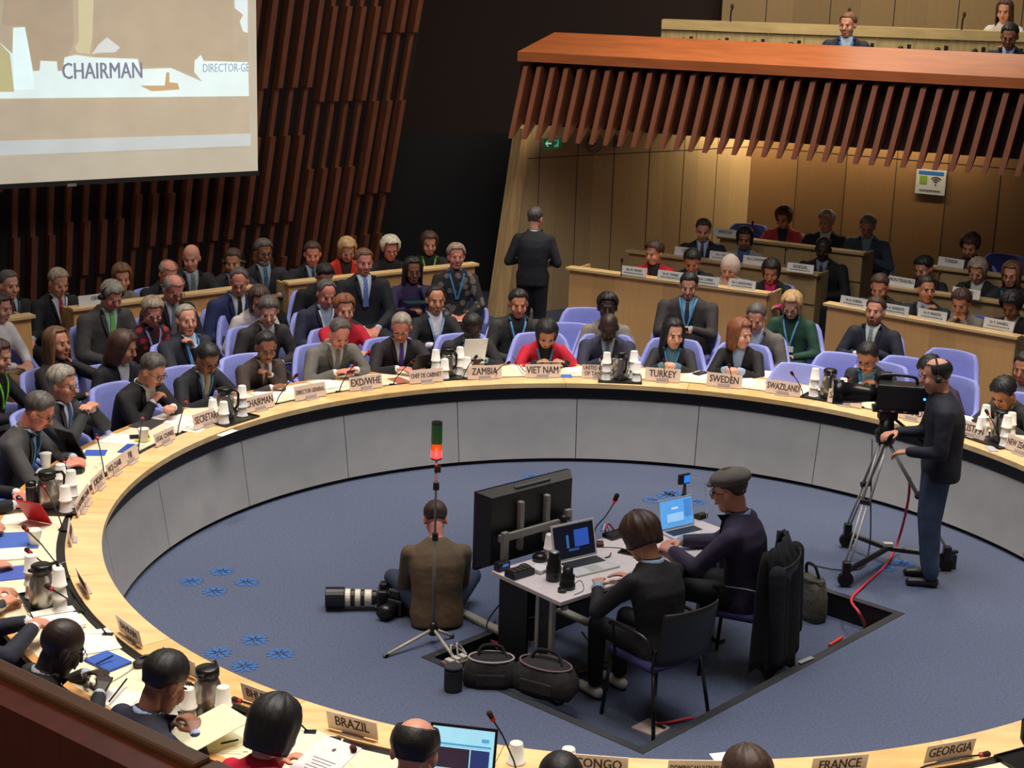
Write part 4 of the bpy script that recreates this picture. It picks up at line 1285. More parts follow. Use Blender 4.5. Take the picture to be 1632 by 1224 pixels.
# -- advisers one row back
P('black floral top with long brown hair raising one hand', 92, 548, 'cheek_l', 'o', ('long', 'lb'), (34, 26, 28), None, None, None, lean=2, pitch=-4, fem=True, kk='floral', top2=(34, 26, 28), hands=((.1, .25, .68), (-.02, .27, .98), .3), zf=0.0, vox=.008)
P('black jacket and grey top with brown curls bending sideways', 196, 553, 'lap', 'o', ('mid', 'br'), (28, 27, 34), (200, 196, 196), None, None, lean=12, pitch=16, yaw=-30, fem=True)
P('red and black floral jacket with white hair', 243, 497, 'lap', 'r', ('female', 'ab'), (170, 34, 46), None, None, (130, 150, 190), lean=8, pitch=18, yaw=18, fem=True, kk='floral', top2=(48, 22, 28), glasses=True)
P('navy jacket with hand over mouth and blue lanyard', 297, 510, 'chin_l', 'p', ('crop', 'gy'), (34, 36, 48), LBS, None, (90, 150, 220), lean=4, pitch=-2, yaw=12, wide=1.08)
P('dark grey jacket and open white collar with tousled hair', 428, 496, 'lap', 'w', ('thick', 'dg'), (50, 46, 46), (206, 212, 212), None, None, lean=16, pitch=14, yaw=24)
P('navy blazer with white lanyard looking down', 520, 468, 'lap', 'r', ('reced', 'dg'), (42, 44, 66), (176, 192, 210), None, (230, 230, 230), lean=6, pitch=22, beard=None)
P('bright red jacket and auburn hair with hand at cheek', 549, 493, 'cheek_r', 'p', ('female', 'rd'), (190, 16, 44), None, None, None, lean=8, pitch=6, yaw=10, fem=True)
P('black blazer over white floral blouse holding tablet', 694, 478, 'hold', 'o', ('bun', 'bk'), (30, 29, 32), (216, 214, 220), None, (150, 186, 220), lean=4, pitch=4, fem=True)
P('dark suit with blue lanyard and white badge', 826, 484, 'lap', 'o', ('short', 'bk'), (50, 48, 46), (30, 30, 34), None, (110, 180, 230), lean=6, pitch=10, badge=True)
P('grey jacket and patterned scarf behind the navy suit', 968, 490, 'lap', 'k', ('female', 'bk'), (140, 130, 116), (170, 166, 158), None, None, lean=4, pitch=2, fem=True)
P('broad grey suit and moustache typing on a phone', 1098, 456, 'hold', 'p', ('short', 'bk'), (64, 57, 56), (130, 180, 206), (40, 44, 70), (90, 160, 210), lean=3, pitch=14, wide=1.22, beard=None, hands=((.06, .26, .80), (-.05, .28, .80), .8), scl=1.06, vox=.008)
P('grey jacket and open white shirt looking down', 1205, 506, 'lap', 'p', ('crop', 'dg'), (104, 98, 92), (206, 218, 232), None, (120, 150, 190), lean=10, pitch=22)
P('dark green blouse and long blonde hair with lanyard', 1262, 486, 'lap', 'w', ('mid', 'bl'), (40, 78, 60), None, None, (120, 180, 220), lean=6, pitch=28, fem=True, glasses=True, badge=True)
P('navy suit with folded arms and goatee', 1395, 496, 'fold', 'p', ('short', 'br'), (38, 40, 54), (200, 206, 204), (120, 130, 130), None, lean=2, pitch=-2, beard='rd')
P('burgundy shirt at the right edge', 1632, 590, 'lap', 'o', ('short', 'bk'), (130, 40, 50), (170, 160, 170), None, None, lean=10, pitch=8, yaw=-10, scl=.97, hz=1.08)
P('black top and neon green lanyard cut by the left edge', -4, 568, 'table', 'p', ('mid', 'br'), (28, 27, 30), None, None, (130, 220, 40), lean=8, pitch=10, face=-12, fem=True, hands=((.02, .36, .72), (-.1, .38, .72), .6))
P('white blouse and brown skirt at the left edge', 0, 490, 'lap', 'p', ('bob', 'br'), (222, 214, 210), None, None, None, lean=4, pitch=10, face=-20, fem=True, trous=(150, 116, 84))
# -- third row in front of the wooden desks
P('grey suit with green shirt and headphones using a laptop', 178, 471, 'lap', 'r', ('thick', 'gy'), (78, 74, 70), (180, 206, 186), (120, 200, 90), None, lean=8, pitch=28, hs=True, row=(DL0, DL1, -.75, 0))
P('bald head and glasses with silver tie in dark suit', 277, 461, 'lap', 'r', ('fringe', 'gy'), (38, 35, 36), (200, 206, 210), (120, 122, 128), None, glasses=True, lean=10, pitch=26, row=(DL0, DL1, -.75, 0))
P('royal blue suit with black glasses and goatee', 381, 449, 'lap', 'r', ('reced', 'dg'), (40, 48, 92), WHT, (26, 26, 32), None, glasses=True, lean=12, pitch=18, yaw=25, beard='ab', row=(DL0, DL1, -.75, 0))
P('white blouse half hidden behind tousled grey hair', 413, 478, 'lap', 'p', ('mid', 'br'), (210, 200, 194), None, None, None, lean=18, pitch=18, yaw=20, fem=True)
P('black jacket bowing behind the navy blazer', 517, 440, 'lap', 'o', ('short', 'bk'), (28, 26, 28), None, None, None, lean=12, pitch=30)
P('black suit and blue patterned tie smiling slightly', 580, 416, 'lap', 'r', ('short', 'lb'), (30, 31, 38), (206, 214, 226), ((62, 82, 150), (140, 160, 210)), None, lean=3, pitch=6, row=(DL0, DL1, -.75, 0))
P('purple blouse with long dark hair pointing at temple', 658, 431, 'cheek_l', 'b', ('long', 'bk'), (52, 38, 78), None, None, None, lean=4, pitch=8, glasses=True, fem=True, row=(DL0, DL1, -.75, 0))
P('grey patterned dress with short blonde hair and white paper', 727, 409, 'lap', 'r', ('female', 'ab'), (120, 110, 104), None, None, (80, 150, 200), lean=2, pitch=0, fem=True, kk='floral', top2=(44, 40, 40), row=(DL0, DL1, -.75, 0))
P('dark suit and red tie with white lanyard in the desk gap', 93, 450, 'lap', 'p', ('short', 'ab'), (26, 25, 29), (176, 190, 200), (160, 30, 34), (220, 214, 210), lean=3, pitch=20, hz=1.2)
P('dark suit and maroon tie at the far left edge', 14, 454, 'lap', 'p', ('short', 'dg'), (38, 36, 34), (176, 186, 184), (70, 20, 28), (50, 80, 110), lean=3, pitch=6, hz=1.22)
# -- row behind the wooden desks below the slatted wall
Z = .12
P('grey top with light brown hair below the slatted wall', 194, 442, 'table', 'p', ('bob', 'lb'), (120, 112, 100), None, None, None, row=(DL0, DL1, .5, 0), fem=True, yaw=30, face=-35)
P('dark suit with bald head resting on one hand', 268, 436, 'cheek_l', 'r', ('fringe', 'gy'), (28, 27, 30), (150, 160, 170), None, None, row=(DL0, DL1, .5, 0), lean=12, pitch=24)
P('dark suit, grey tie and fully bald head', 305, 411, 'table', 'p', ('bald', 'dg'), (32, 30, 32), (160, 170, 176), (110, 116, 116), None, row=(DL0, DL1, .5, 0), yaw=30)
P('dark grey suit and moustache turning aside', 372, 417, 'table', 'o', ('short', 'br'), (44, 44, 50), (160, 174, 190), None, None, row=(DL0, DL1, .5, 0), yaw=30, hs=True)
P('dark suit and grey beard with crossed arms', 420, 402, 'fold', 'b', ('thick', 'dg'), (38, 38, 42), (140, 160, 170), (60, 90, 110), None, row=(DL0, DL1, .5, 0), beard='gy', glasses=True, lean=2)
P('black suit and teal tie under the slatted wall', 498, 405, 'table', 'r', ('short', 'br'), (28, 28, 33), (170, 186, 200), (40, 70, 90), None, row=(DL0, DL1, .5, 0), yaw=12)
P('bright orange jacket and blonde hair', 553, 398, 'table', 'p', ('bob', 'bl'), (222, 52, 28), (50, 30, 24), None, None, row=(DL0, DL1, .5, 0), pitch=24, fem=True)
P('black jacket with curly white hair and glasses', 622, 396, 'table', 'r', ('curly', 'wh'), (30, 28, 32), None, None, None, row=(DL0, DL1, .5, 0), glasses=True, fem=True)
P('black top with bright green lanyard', 684, 388, 'table', 'p', ('bob', 'br'), (24, 24, 24), None, None, (130, 210, 70), row=(DL0, DL1, .5, 0), fem=True, pitch=8)
# -- right tribune
Z = .1
P('red jacket and dark hair on the right tribune', 1043, 403, 'table', 'p', ('female', 'br'), (206, 24, 44), BLK, None, None, row=(DR0, DR1, .52, 0), yaw=35, fem=True)
P('black jacket with black fringe behind the broad grey suit', 1103, 416, 'table', 'o', ('thick', 'bk'), (28, 28, 32), (140, 150, 160), None, None, row=(DR0, DR1, .52, 0), pitch=28)
P('pale pink headscarf and beige coat', 1163, 428, 'table', 'p', ('hijab', 'br'), (206, 184, 172), None, None, None, row=(DR0, DR1, .52, 0), fem=True, yaw=10, pitch=14)
P('black jacket over magenta top with black hair', 1229, 432, 'table', 'o', ('bob', 'bk'), (26, 24, 26), (214, 30, 110), None, None, row=(DR0, DR1, .52, 0), fem=True, pitch=22)
Z = .22
P('black suit and navy tie in the second tribune row', 1121, 367, 'table', 'p', ('short', 'br'), (30, 29, 34), (160, 176, 200), (24, 26, 46), None, row=(DR0, DR1, 1.75, .04), lean=4, pitch=16)
P('light grey cardigan over blue top', 1187, 380, 'table', 'b', ('bob', 'bk'), (140, 140, 130), (50, 80, 120), None, None, row=(DR0, DR1, 1.75, .04), fem=True, pitch=8)
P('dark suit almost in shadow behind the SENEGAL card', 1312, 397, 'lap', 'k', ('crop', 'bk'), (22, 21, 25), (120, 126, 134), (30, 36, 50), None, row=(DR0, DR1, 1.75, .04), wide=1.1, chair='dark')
Z = .34
P('salmon cardigan with brown ponytail', 1249, 347, 'table', 'p', ('shag', 'lb'), (206, 78, 78), (40, 36, 50), None, None, row=(DR0, DR1, 3.0, .18), fem=True, pitch=20, yaw=15)
P('dark suit with white hair, top row', 1317, 353, 'table', 'p', ('thick', 'wh'), (38, 36, 40), (190, 192, 192), None, None, row=(DR0, DR1, 3.0, .18), yaw=20)
P('blue grey suit and glasses using a phone, top row', 1383, 361, 'hold', 'p', ('thick', 'gy'), (70, 80, 92), (120, 140, 150), None, None, row=(DR0, DR1, 3.0, .18), glasses=True, pitch=18)
Z = .1
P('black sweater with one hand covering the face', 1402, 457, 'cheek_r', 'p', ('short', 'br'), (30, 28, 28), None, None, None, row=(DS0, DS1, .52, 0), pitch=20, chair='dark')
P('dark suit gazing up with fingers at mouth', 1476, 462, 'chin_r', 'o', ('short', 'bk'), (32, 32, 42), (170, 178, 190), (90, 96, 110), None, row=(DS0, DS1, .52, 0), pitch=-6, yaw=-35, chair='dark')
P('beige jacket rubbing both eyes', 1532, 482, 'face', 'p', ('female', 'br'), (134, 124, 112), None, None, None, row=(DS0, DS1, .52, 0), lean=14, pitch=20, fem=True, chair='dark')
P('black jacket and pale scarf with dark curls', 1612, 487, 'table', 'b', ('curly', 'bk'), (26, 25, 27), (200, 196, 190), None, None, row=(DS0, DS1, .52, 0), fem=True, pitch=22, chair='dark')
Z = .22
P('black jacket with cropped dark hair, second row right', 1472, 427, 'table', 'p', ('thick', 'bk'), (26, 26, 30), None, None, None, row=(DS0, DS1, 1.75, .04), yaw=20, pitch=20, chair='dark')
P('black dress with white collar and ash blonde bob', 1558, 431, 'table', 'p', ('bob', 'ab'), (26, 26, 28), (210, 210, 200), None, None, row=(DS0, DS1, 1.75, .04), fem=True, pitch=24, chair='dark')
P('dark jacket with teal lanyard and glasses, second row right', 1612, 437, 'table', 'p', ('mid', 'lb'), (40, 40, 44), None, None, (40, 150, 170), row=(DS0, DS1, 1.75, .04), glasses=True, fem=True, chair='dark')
P('dark brown jacket with wavy hair, back row', 1546, 392, 'table', 'p', ('curly', 'br'), (58, 42, 42), None, None, None, row=(DS0, DS1, 2.6, .18), pitch=20, fem=True)
# -- gallery above
P('navy suit and blue lanyard in the upper gallery', 1351, 40, 'lap', 'p', ('short', 'lb'), (34, 38, 56), (190, 206, 224), None, (60, 130, 220), row=(BA, BB, 1.3, 2.68), face=-100, chair=False, pitch=2, yaw=20)
P('dark suit and black glasses in the upper gallery corner', 1609, 58, 'lap', 'b', ('short', 'bk'), (34, 36, 50), (150, 170, 200), (60, 80, 110), None, row=(BA, BB, 1.2, 2.68), face=-115, glasses=True, chair=False, pitch=16)
P('white blouse and long dark hair at the top right', 1601, 18, 'table', 'p', ('long', 'br'), (216, 208, 200), None, None, None, row=(BA, BB, 3.9, 2.85), face=-120, fem=True, chair=False)
# -- foreground, seen from behind
P('black suit with a shaved dark head leaning over the table', 98, 1032, 'table', 'k', ('bald', 'bk'), (40, 40, 44), (190, 196, 206), None, None, face=30, lean=22, pitch=18, glasses=True, vox=.007)
P('navy suit with thinning black hair holding cream papers', 262, 1088, 'hold', 'b', ('short', 'bk'), (38, 38, 58), (170, 184, 220), None, None, face=44, lean=20, pitch=20, vox=.007)
P('crimson jacket with black bobbed hair', 437, 1162, 'hold', 'p', ('bob', 'bk'), (206, 16, 52), None, None, None, face=58, lean=12, pitch=22, fem=True, vox=.007)
P('dark suit with shiny bald crown at the bottom edge', 661, 1200, 'type', 'p', ('fringe', 'bk'), (34, 34, 40), (180, 186, 200), None, None, face=72, lean=14, pitch=16, vox=.007)
P('dark jacket with dark wavy hair at the bottom edge', 1190, 1243, 'table', 'p', ('thick', 'br'), (44, 40, 44), None, None, None, face=100, lean=12, pitch=14)
P('dark suit whose dark hair just shows at the bottom', 893, 1252, 'table', 'b', ('crop', 'bk'), (34, 34, 38), None, None, None, face=88, lean=12, pitch=14)
for dg_, d_, sk_, tp_, sh_, hd in ((183, 'black sleeve and white cuff using the red tablet', 'r', (30, 28, 32), WHT, ((.12, .60, .79), (-.10, .56, .79), .5)),
                               (191, 'white shirt sleeve at the left edge', 'p', (226, 222, 214), None, ((.1, .5, .79), (-.1, .5, .79), .5)),
                               (199, 'black sleeve pinching a pen at the left edge', 'p', (28, 28, 32), WHT, ((.1, .58, .79), (-.12, .50, .79), .9)),
                               (207.5, 'black and white striped jacket at the left edge', 'p', (60, 58, 60), None, ((.1, .56, .8), (-.1, .56, .8), .9)),
                               (216, 'dark navy sleeve with clasped hands at the lower left', 'p', (36, 38, 52), WHT, ((.04, .58, .86), (-.04, .58, .86), 1.1))):
    p_ = polar(4.78, dg_)
    kw = dict(kk='stripe', top2=(200, 196, 186)) if 'striped' in d_ else {}
    P(d_, 0, 0, 'table', sk_, ('short', 'br'), tp_, sh_, None, None, pos=(p_.x, p_.y), face=dg_ + 180, hands=hd, lean=24, **kw)
# -- standing man, seen from behind
P('black suit standing with his back turned by the pale wall'.replace('his ', ''), 853, 349, 'down', 'p', ('short', 'dg'), (30, 31, 37), LBS, None, None, kind='stand', face=84, yaw=18, lean=3, pitch=8, chair=False, hands=((.2, .2, 1.08), (-.2, .2, 1.08), .6), trous=(24, 24, 28), hz=1.6, scl=1.0)
# -- inside the ring
PG = P('brown sweater sitting on the carpet, back turned', 694, 828, 'lap', 'r', ('short', 'br'), (104, 84, 58), None, None, None, kind='floor', face=98, lean=16, pitch=30, chair=False, trous=(44, 54, 78), vox=.007, wide=1.08, hands=((.07, .38, .3), (-.1, .38, .3), .6), kk='cloth', scl=.95)
PW = P('black jacket and short brown hair at the press table', 1022, 856, 'table', 'p', ('shag', 'br'), (26, 24, 26), (150, 170, 190), None, None, zf=PZ, face=128, lean=14, pitch=26, fem=True, chair=False, vox=.007, shoes=(226, 222, 216), trous=(20, 19, 20))
PC = P('grey flat cap and dark purple blazer typing on a laptop', 1163, 782, 'type', 'p', ('crop', 'br'), (52, 42, 64), (150, 170, 200), None, None, zf=PZ, face=158, lean=10, pitch=10, glasses=True, chair=False, vox=.007, hat=(104, 96, 88), trous=(20, 20, 22), scl=1.1)
PO = P('navy sweater and jeans operating the television camera', 1492, 600, 'hold', 'p', ('fringe', 'bk'), (30, 31, 44), None, None, None, kind='stand', face=172, lean=2, pitch=10, chair=False, vox=.007, trous=(62, 78, 104), hs=True, hands=((.14, .30, 1.12), (-.16, .24, 1.06), .7), wide=1.25, scl=1.0, hz=1.6, shoes=(34, 28, 26))
# empty chairs
def empty_chair(px, py, lab, face=None, z=.8, dark=False, zf=0.0):
    w_ = at(px, py, z + zf)
    fa = face if face is not None else math.degrees(math.atan2(TCY - w_.y, TCX - w_.x))
    b = Vector((w_.x, w_.y, zf)) + Matrix.Rotation(R_(fa - 90), 3, 'Z') @ Vector((0, .24, 0))
    seat_chair(b, R_(fa - 90), '', zf, 'dark' if dark else True, lab)
empty_chair(1280, 603, 'empty lilac tub chair at the SWAZILAND plate')
empty_chair(1345, 585, 'empty lilac tub chair behind the SRI LANKA plate, left of the rimless glasses')
empty_chair(1520, 573, 'tall lilac tub chair behind the camera operator', z=.84)
empty_chair(1450, 592, 'lilac tub chair just left of the camera operator')
empty_chair(905, 535, 'empty lilac tub chair between the red shawl and navy suit, front one')
empty_chair(935, 510, 'empty lilac tub chair beside the grey jacket with scarf')
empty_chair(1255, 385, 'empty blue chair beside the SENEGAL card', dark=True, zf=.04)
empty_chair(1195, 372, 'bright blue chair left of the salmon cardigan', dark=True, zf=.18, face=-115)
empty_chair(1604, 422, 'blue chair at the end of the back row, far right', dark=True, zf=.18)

for r_ in ROWZ: print('ROWZ', r_)
# ================================================================== PRESS CORNER AND LOOSE THINGS
plain = lambda c, r=.6, e=0.0: mat('plain', c, r, emit=e)
def place(o, p, rz=0): o.location = p; o.rotation_euler = (0, 0, rz); return o
# ---- cards on the tribune desks
def card(px, py, a, b, words, lab, z=1.0, w=.32, big=False, sub=True):
    p = at(px, py, z + .05); n = Vector((-(b - a).y, (b - a).x, 0)).normalized(); n = n if n.y < 0 else -n
    p.z = z + .001
    t = empty('name_card', p, math.atan2(n.y, n.x) + PI / 2)
    MB().box(-w / 2, w / 2, 0, .004, 0, .105, Matrix.Rotation(R_(-10), 4, 'X')).obj('card', plain((226, 222, 212)), t)
    text(words, .055 if big else .038, plain((70, 66, 62)), t, (0, -.003 + .012, .066), (PI / 2 - R_(10), 0, 0), sx=.8, bold=0)
    if sub:
        M = MB()
        for k in range(9): M.box(-.12 + k * .027, -.12 + k * .027 + .02, -.002, -.0005, .024, .036, Matrix.Rotation(R_(-10), 4, 'X'))
        M.obj('small_print', plain((120, 116, 112)), t)
    tag(t, lab, 'name card')
for px, py, w_, l_ in ((1010, 433, 'Mrs M. WOOD', 'white name card beside the red jacket on the right tribune'), (1068, 440, 'Dr N. TOMASI', 'second white name card from the left on the maple desk'), (1124, 448, 'Prof. I. AMINI', 'white name card in front of the headscarf'), (1182, 454, 'Dr S. ANDELMAN', 'white name card in front of the magenta top')):
    card(px, py, DR0, DR1, w_, l_)
for px, py, w_, l_ in ((1360, 482, 'Dr R. GUERRA', 'white name card left of the folded arms on the right desk'), (1425, 494, 'Dr A. NORDSTR', 'white name card right of the goatee on the right desk'), (1485, 503, 'Dr P. MARTEN', 'white name card in front of the hands over eyes'), (1591, 518, 'Dr T. DANIELS', 'white name card at the right end of the maple desk')):
    card(px, py, DS0, DS1, w_, l_)
for px, py, w_, l_ in ((1094, 402, 'CEDRE', 'grey name card behind the red jacket on the second tribune desk'), (1150, 409, 'Mr L. KELM', 'name card in front of the navy tie, second tribune row'), (1204, 416, 'Ms C. CHIDEWE', 'name card in front of the light grey cardigan'), (1275, 428, 'SENEGAL', 'name card reading SENEGAL on the second tribune desk')):
    card(px, py, DR0, DR1, w_, l_, z=1.06, big='SEN' in w_ or w_ == 'CEDRE', sub='C' not in w_)
for px, py, w_, l_, z_ in ((1436, 450, 'MONTENEGRO', 'grey name card left of the asian collar gazing up'.replace('asian collar ', 'person '), 1.06), (1539, 468, 'POLAND', 'name card partly hidden by the beige jacket', 1.06), (1515, 419, 'TUNISIA', 'name card on the back row desk at the far right', 1.18)):
    card(px, py, DS0, DS1, w_, l_, z=z_, big=True, sub=False)
card(1155, 372, DR0, DR1, 'ANGOLA', 'dim name card on the topmost pale desk', z=1.18, big=True, sub=False)
card(153, 478, DL0, DL1, 'OEO', 'white name card with round letters left of the green shirt', big=True, sub=False, w=.36)
def desk_mic(px, py, z, lab):
    p = at(px, py, z + .18); p.z = z
    t = empty('desk_microphone', p)
    MB().tube([(0, 0, 0), (0, 0, .14), (0, -.02, .18)], .006, 6).obj('stem', blk, t)
    MB().cap((0, -.02, .18), (0, -.03, .21), .014, .016).obj('mic_head', plain((60, 20, 16), .8), t, smooth=True)
    tag(t, lab, 'microphone')
desk_mic(991, 416, 1.0, 'small desk microphone at the left end of the maple tribune desk')
desk_mic(1252, 398, 1.06, 'small desk microphone beside the SENEGAL card')
desk_mic(1199, 357, 1.18, 'small desk microphone on the topmost pale desk')
desk_mic(1497, 436, 1.06, 'small desk microphone between the second row cards on the right')
# ---- devices on the round table
def tabp(px, py, rzoff=0, z=.742):
    p = at(px, py, z); r_, dg = topolar(p); return p, R_(dg - 90 + rzoff)
def laptop(p, rz, lab, body=(30, 30, 32), scrn=(26, 34, 58), w=.33, d=.22, tilt=20, e=.6, logo=False, pic=None, bodyr=.4):
    t = empty('laptop', p, rz)                    # the screen faces local -y
    MB().box(-w / 2, w / 2, -d / 2, d / 2, 0, .014).obj('base', plain(body, bodyr), t, bev=.004)
    MB().box(-w * .42, w * .42, -.005, d * .42, .0145, .0165).obj('keyboard', plain((34, 33, 38)), t)
    MB().box(-w * .14, w * .14, -d * .45, -.02, .0145, .0155).obj('touchpad', plain(tuple(int(c * .85) for c in body)), t)
    M4 = Matrix.Translation((0, d / 2, .014)) @ Matrix.Rotation(R_(-tilt), 4, 'X')
    l_ = MB().box(-w / 2, w / 2, 0, .007, 0, d, M4).obj('lid', plain(body, bodyr), t, bev=.003)
    MB().box(-w * .46, w * .46, -.002, -.0005, d * .06, d * .94, M4).obj('display', plain(scrn, .3, e), l_)
    if logo: MB().ell((0, .0085, d * .5), .016, .001, .016, M4).obj('logo_disc', plain((110, 110, 112), .3), l_)
    if pic:
        for (x0, x1, z0, z1, c) in pic:
            MB().box(-w * .46 + w * .92 * x0, -w * .46 + w * .92 * x1, -.004, -.0025, d * (.06 + .88 * z0), d * (.06 + .88 * z1), M4).obj('display_block', plain(c, .4, e), l_)
    return tag(t, lab, 'laptop')
p, a = tabp(672, 590, 6); laptop(p + Vector((0, 0, 0)), a + PI, 'open black laptop seen from the back beside the CHEF DE CABINET plate', logo=True, tilt=28)
p, a = tabp(724, 1264, -8); laptop(p, R_(-10), 'open laptop with bright display at the bottom edge', body=(24, 22, 22), scrn=(150, 205, 225), e=.9, w=.32, d=.24, tilt=18,
       pic=[(.04, .96, .62, .66, (70, 140, 180)), (.06, .62, .12, .56, (46, 34, 50)), (.64, .94, .12, .56, (40, 52, 100)), (.8, .92, .74, .82, (80, 150, 190))])
def slab(nm, px, py, w, h, th, rgb, lab, cat, rz=0, z=.742, tilt=0, rough=.25, disp=None, e=0):
    p, a = tabp(px, py, rz, z)
    t = empty(nm, p, a); t.rotation_euler = (R_(tilt), 0, a)
    MB().box(-w / 2, w / 2, 0 if tilt else -h / 2, h if tilt else h / 2, 0, th).obj('case', plain(rgb, rough), t, bev=.003)
    if disp: MB().box(-w * .45, w * .45, (0 if tilt else -h / 2) + h * .05, (h if tilt else h / 2) - h * .05, th, th + .0012).obj('display', plain(disp, .15, e), t)
    return tag(t, lab, cat)
slab('tablet_computer', 122, 728, .2, .26, .012, (24, 23, 24), 'black tablet in a folding cover held by the grey suit', 'tablet', tilt=62, rz=70)
slab('tablet_computer', 63, 832, .2, .2, .01, (206, 30, 40), 'red tablet cover propped up like a tent', 'tablet', tilt=58, rz=60)
slab('smartphone', 1116, 595, .075, .15, .009, (20, 20, 22), 'black phone on white paper between the TURKEY and SWEDEN plates', 'phone', rz=-30, z=.745)
slab('smartphone', 222, 696, .075, .15, .009, (22, 20, 18), 'black phone on the yellow note pad', 'phone', rz=40, z=.748)
slab('smartphone', 20, 802, .08, .16, .009, (28, 26, 28), 'dark phone on the blue folder at the left edge', 'phone', rz=80, z=.748)
slab('smartphone', 1580, 716, .07, .14, .009, (200, 200, 205), 'pale phone beside the tray at the NEW ZEALAND plate', 'phone', rz=60)
p, a = tabp(50, 800)
t = empty('thermos_flask', at(51, 812, .742)); MB().lathe([(.034, 0), (.036, .01), (.036, .17), (.033, .2), (.0, .205)], 18).obj('flask_body', plain((20, 22, 30), .3), t, smooth=True)
MB().lathe([(.0365, .165), (.0365, .172)], 18).obj('steel_ring', plain((150, 150, 150), .3), t); tag(t, 'tall black thermos flask behind the red tablet', 'flask')
p, a = tabp(123, 748)
t = empty('microphone_unit', at(123, 752, .742), a)
MB().prism([(.07 * math.cos(k * PI / 4 + .4), .055 * math.sin(k * PI / 4 + .4)) for k in range(8)], 0, .03).obj('base', blk, t, bev=.006)
MB().box(-.02, .02, -.02, .02, .031, .036).obj('button', plain((70, 70, 74)), t); tag(t, 'black octagonal desk unit on the white sheets at the left', 'desk unit')
for px, py, l_ in ((237, 1058, 'round dark headphone set beside the balding head'), (900, 1216, 'black headphones left of the CONGO plate')):
    t = empty('headphones', at(px, py, .742))
    MB().tube([(.06 * math.cos(q), .06 * math.sin(q), .02) for q in [(-.3 + .4 * i) for i in range(10)]], .009, 6).obj('headband', blk, t, smooth=True)
    for q in (1, -1): MB().lathe([(.03, 0), (.034, .02), (.02, .032)], 14, Matrix.Translation((.045 * q, -.03, 0))).obj('ear_cup', plain((60, 50, 50)), t, smooth=True)
    tag(t, l_, 'headphones')
def cable(P_, r, rgb, lab, name='cable', cat='cable', par=None, rough=.5):
    o = MB().tube(smooth_path(P_), r, 6).obj(name, plain(rgb, rough), par, smooth=True)
    return o if par is not None else tag(o, lab, cat)
def smooth_path(P_, n=6):
    P_ = [Vector(p) for p in P_]; Q = [P_[0]] + P_ + [P_[-1]]; out = []
    for i in range(1, len(Q) - 2):
        for k in range(n):
            t = k / n; a, b, c, d = Q[i - 1], Q[i], Q[i + 1], Q[i + 2]
            out.append(.5 * ((2 * b) + (c - a) * t + (2 * a - 5 * b + 4 * c - d) * t * t + (3 * b - a - 3 * c + d) * t ** 3))
    out.append(P_[-1]); return out
cable([at(185, 1066, .744), at(152, 1078, .744), at(165, 1090, .744), at(180, 1085, .744), at(205, 1070, .744), at(222, 1055, .75)], .0025, (190, 180, 160), 'pale cord looping over the blue folder on the lower left table')
cable([at(0, 905, .744), at(40, 902, .744), at(70, 906, .744), at(105, 895, .744)], .002, (190, 180, 160), 'thin cord across the table above the left carafe tray')
cable([at(20, 780, .744), at(45, 788, .744), at(80, 785, .744)], .002, (90, 70, 60), 'thin dark cord behind the thermos flask')
for px, py, dx, dy, l_, c_ in ((188, 1100, 14, -18, 'black pen held over white paper at the lower left', (20, 20, 24)), (366, 1182, 14, -3, 'dark pen resting above the crimson jacket', (30, 26, 26)), (166, 1052, 14, -7, 'blue pen on the blue folder', (24, 50, 120)), (826, 580, 10, 12, 'brown pen in the hand of the red shawl', (110, 50, 30))):
    a_, b_ = at(px - dx, py - dy, .765), at(px + dx, py + dy, .78)
    tag(MB().tube([a_, b_], .005, 6).obj('pen', plain(c_, .3)), l_, 'pen')
# things people hold
def held(R, nm, w, h, th, rgb, lab, cat, off=(0, .08, .03), tilt=40, e=0):
    root, base, rz, J, Hc, MH = R
    c = (J[1][2] + J[-1][2]) / 2 + Vector(off)
    o = MB().box(-w / 2, w / 2, -h / 2, h / 2, 0, th).obj(nm, plain(rgb, .5, e))
    o.matrix_world = Matrix.Translation(base) @ Matrix.Rotation(rz, 4, 'Z') @ Matrix.Translation(c) @ Matrix.Rotation(R_(tilt), 4, 'X')
    return tag(o, lab, cat)
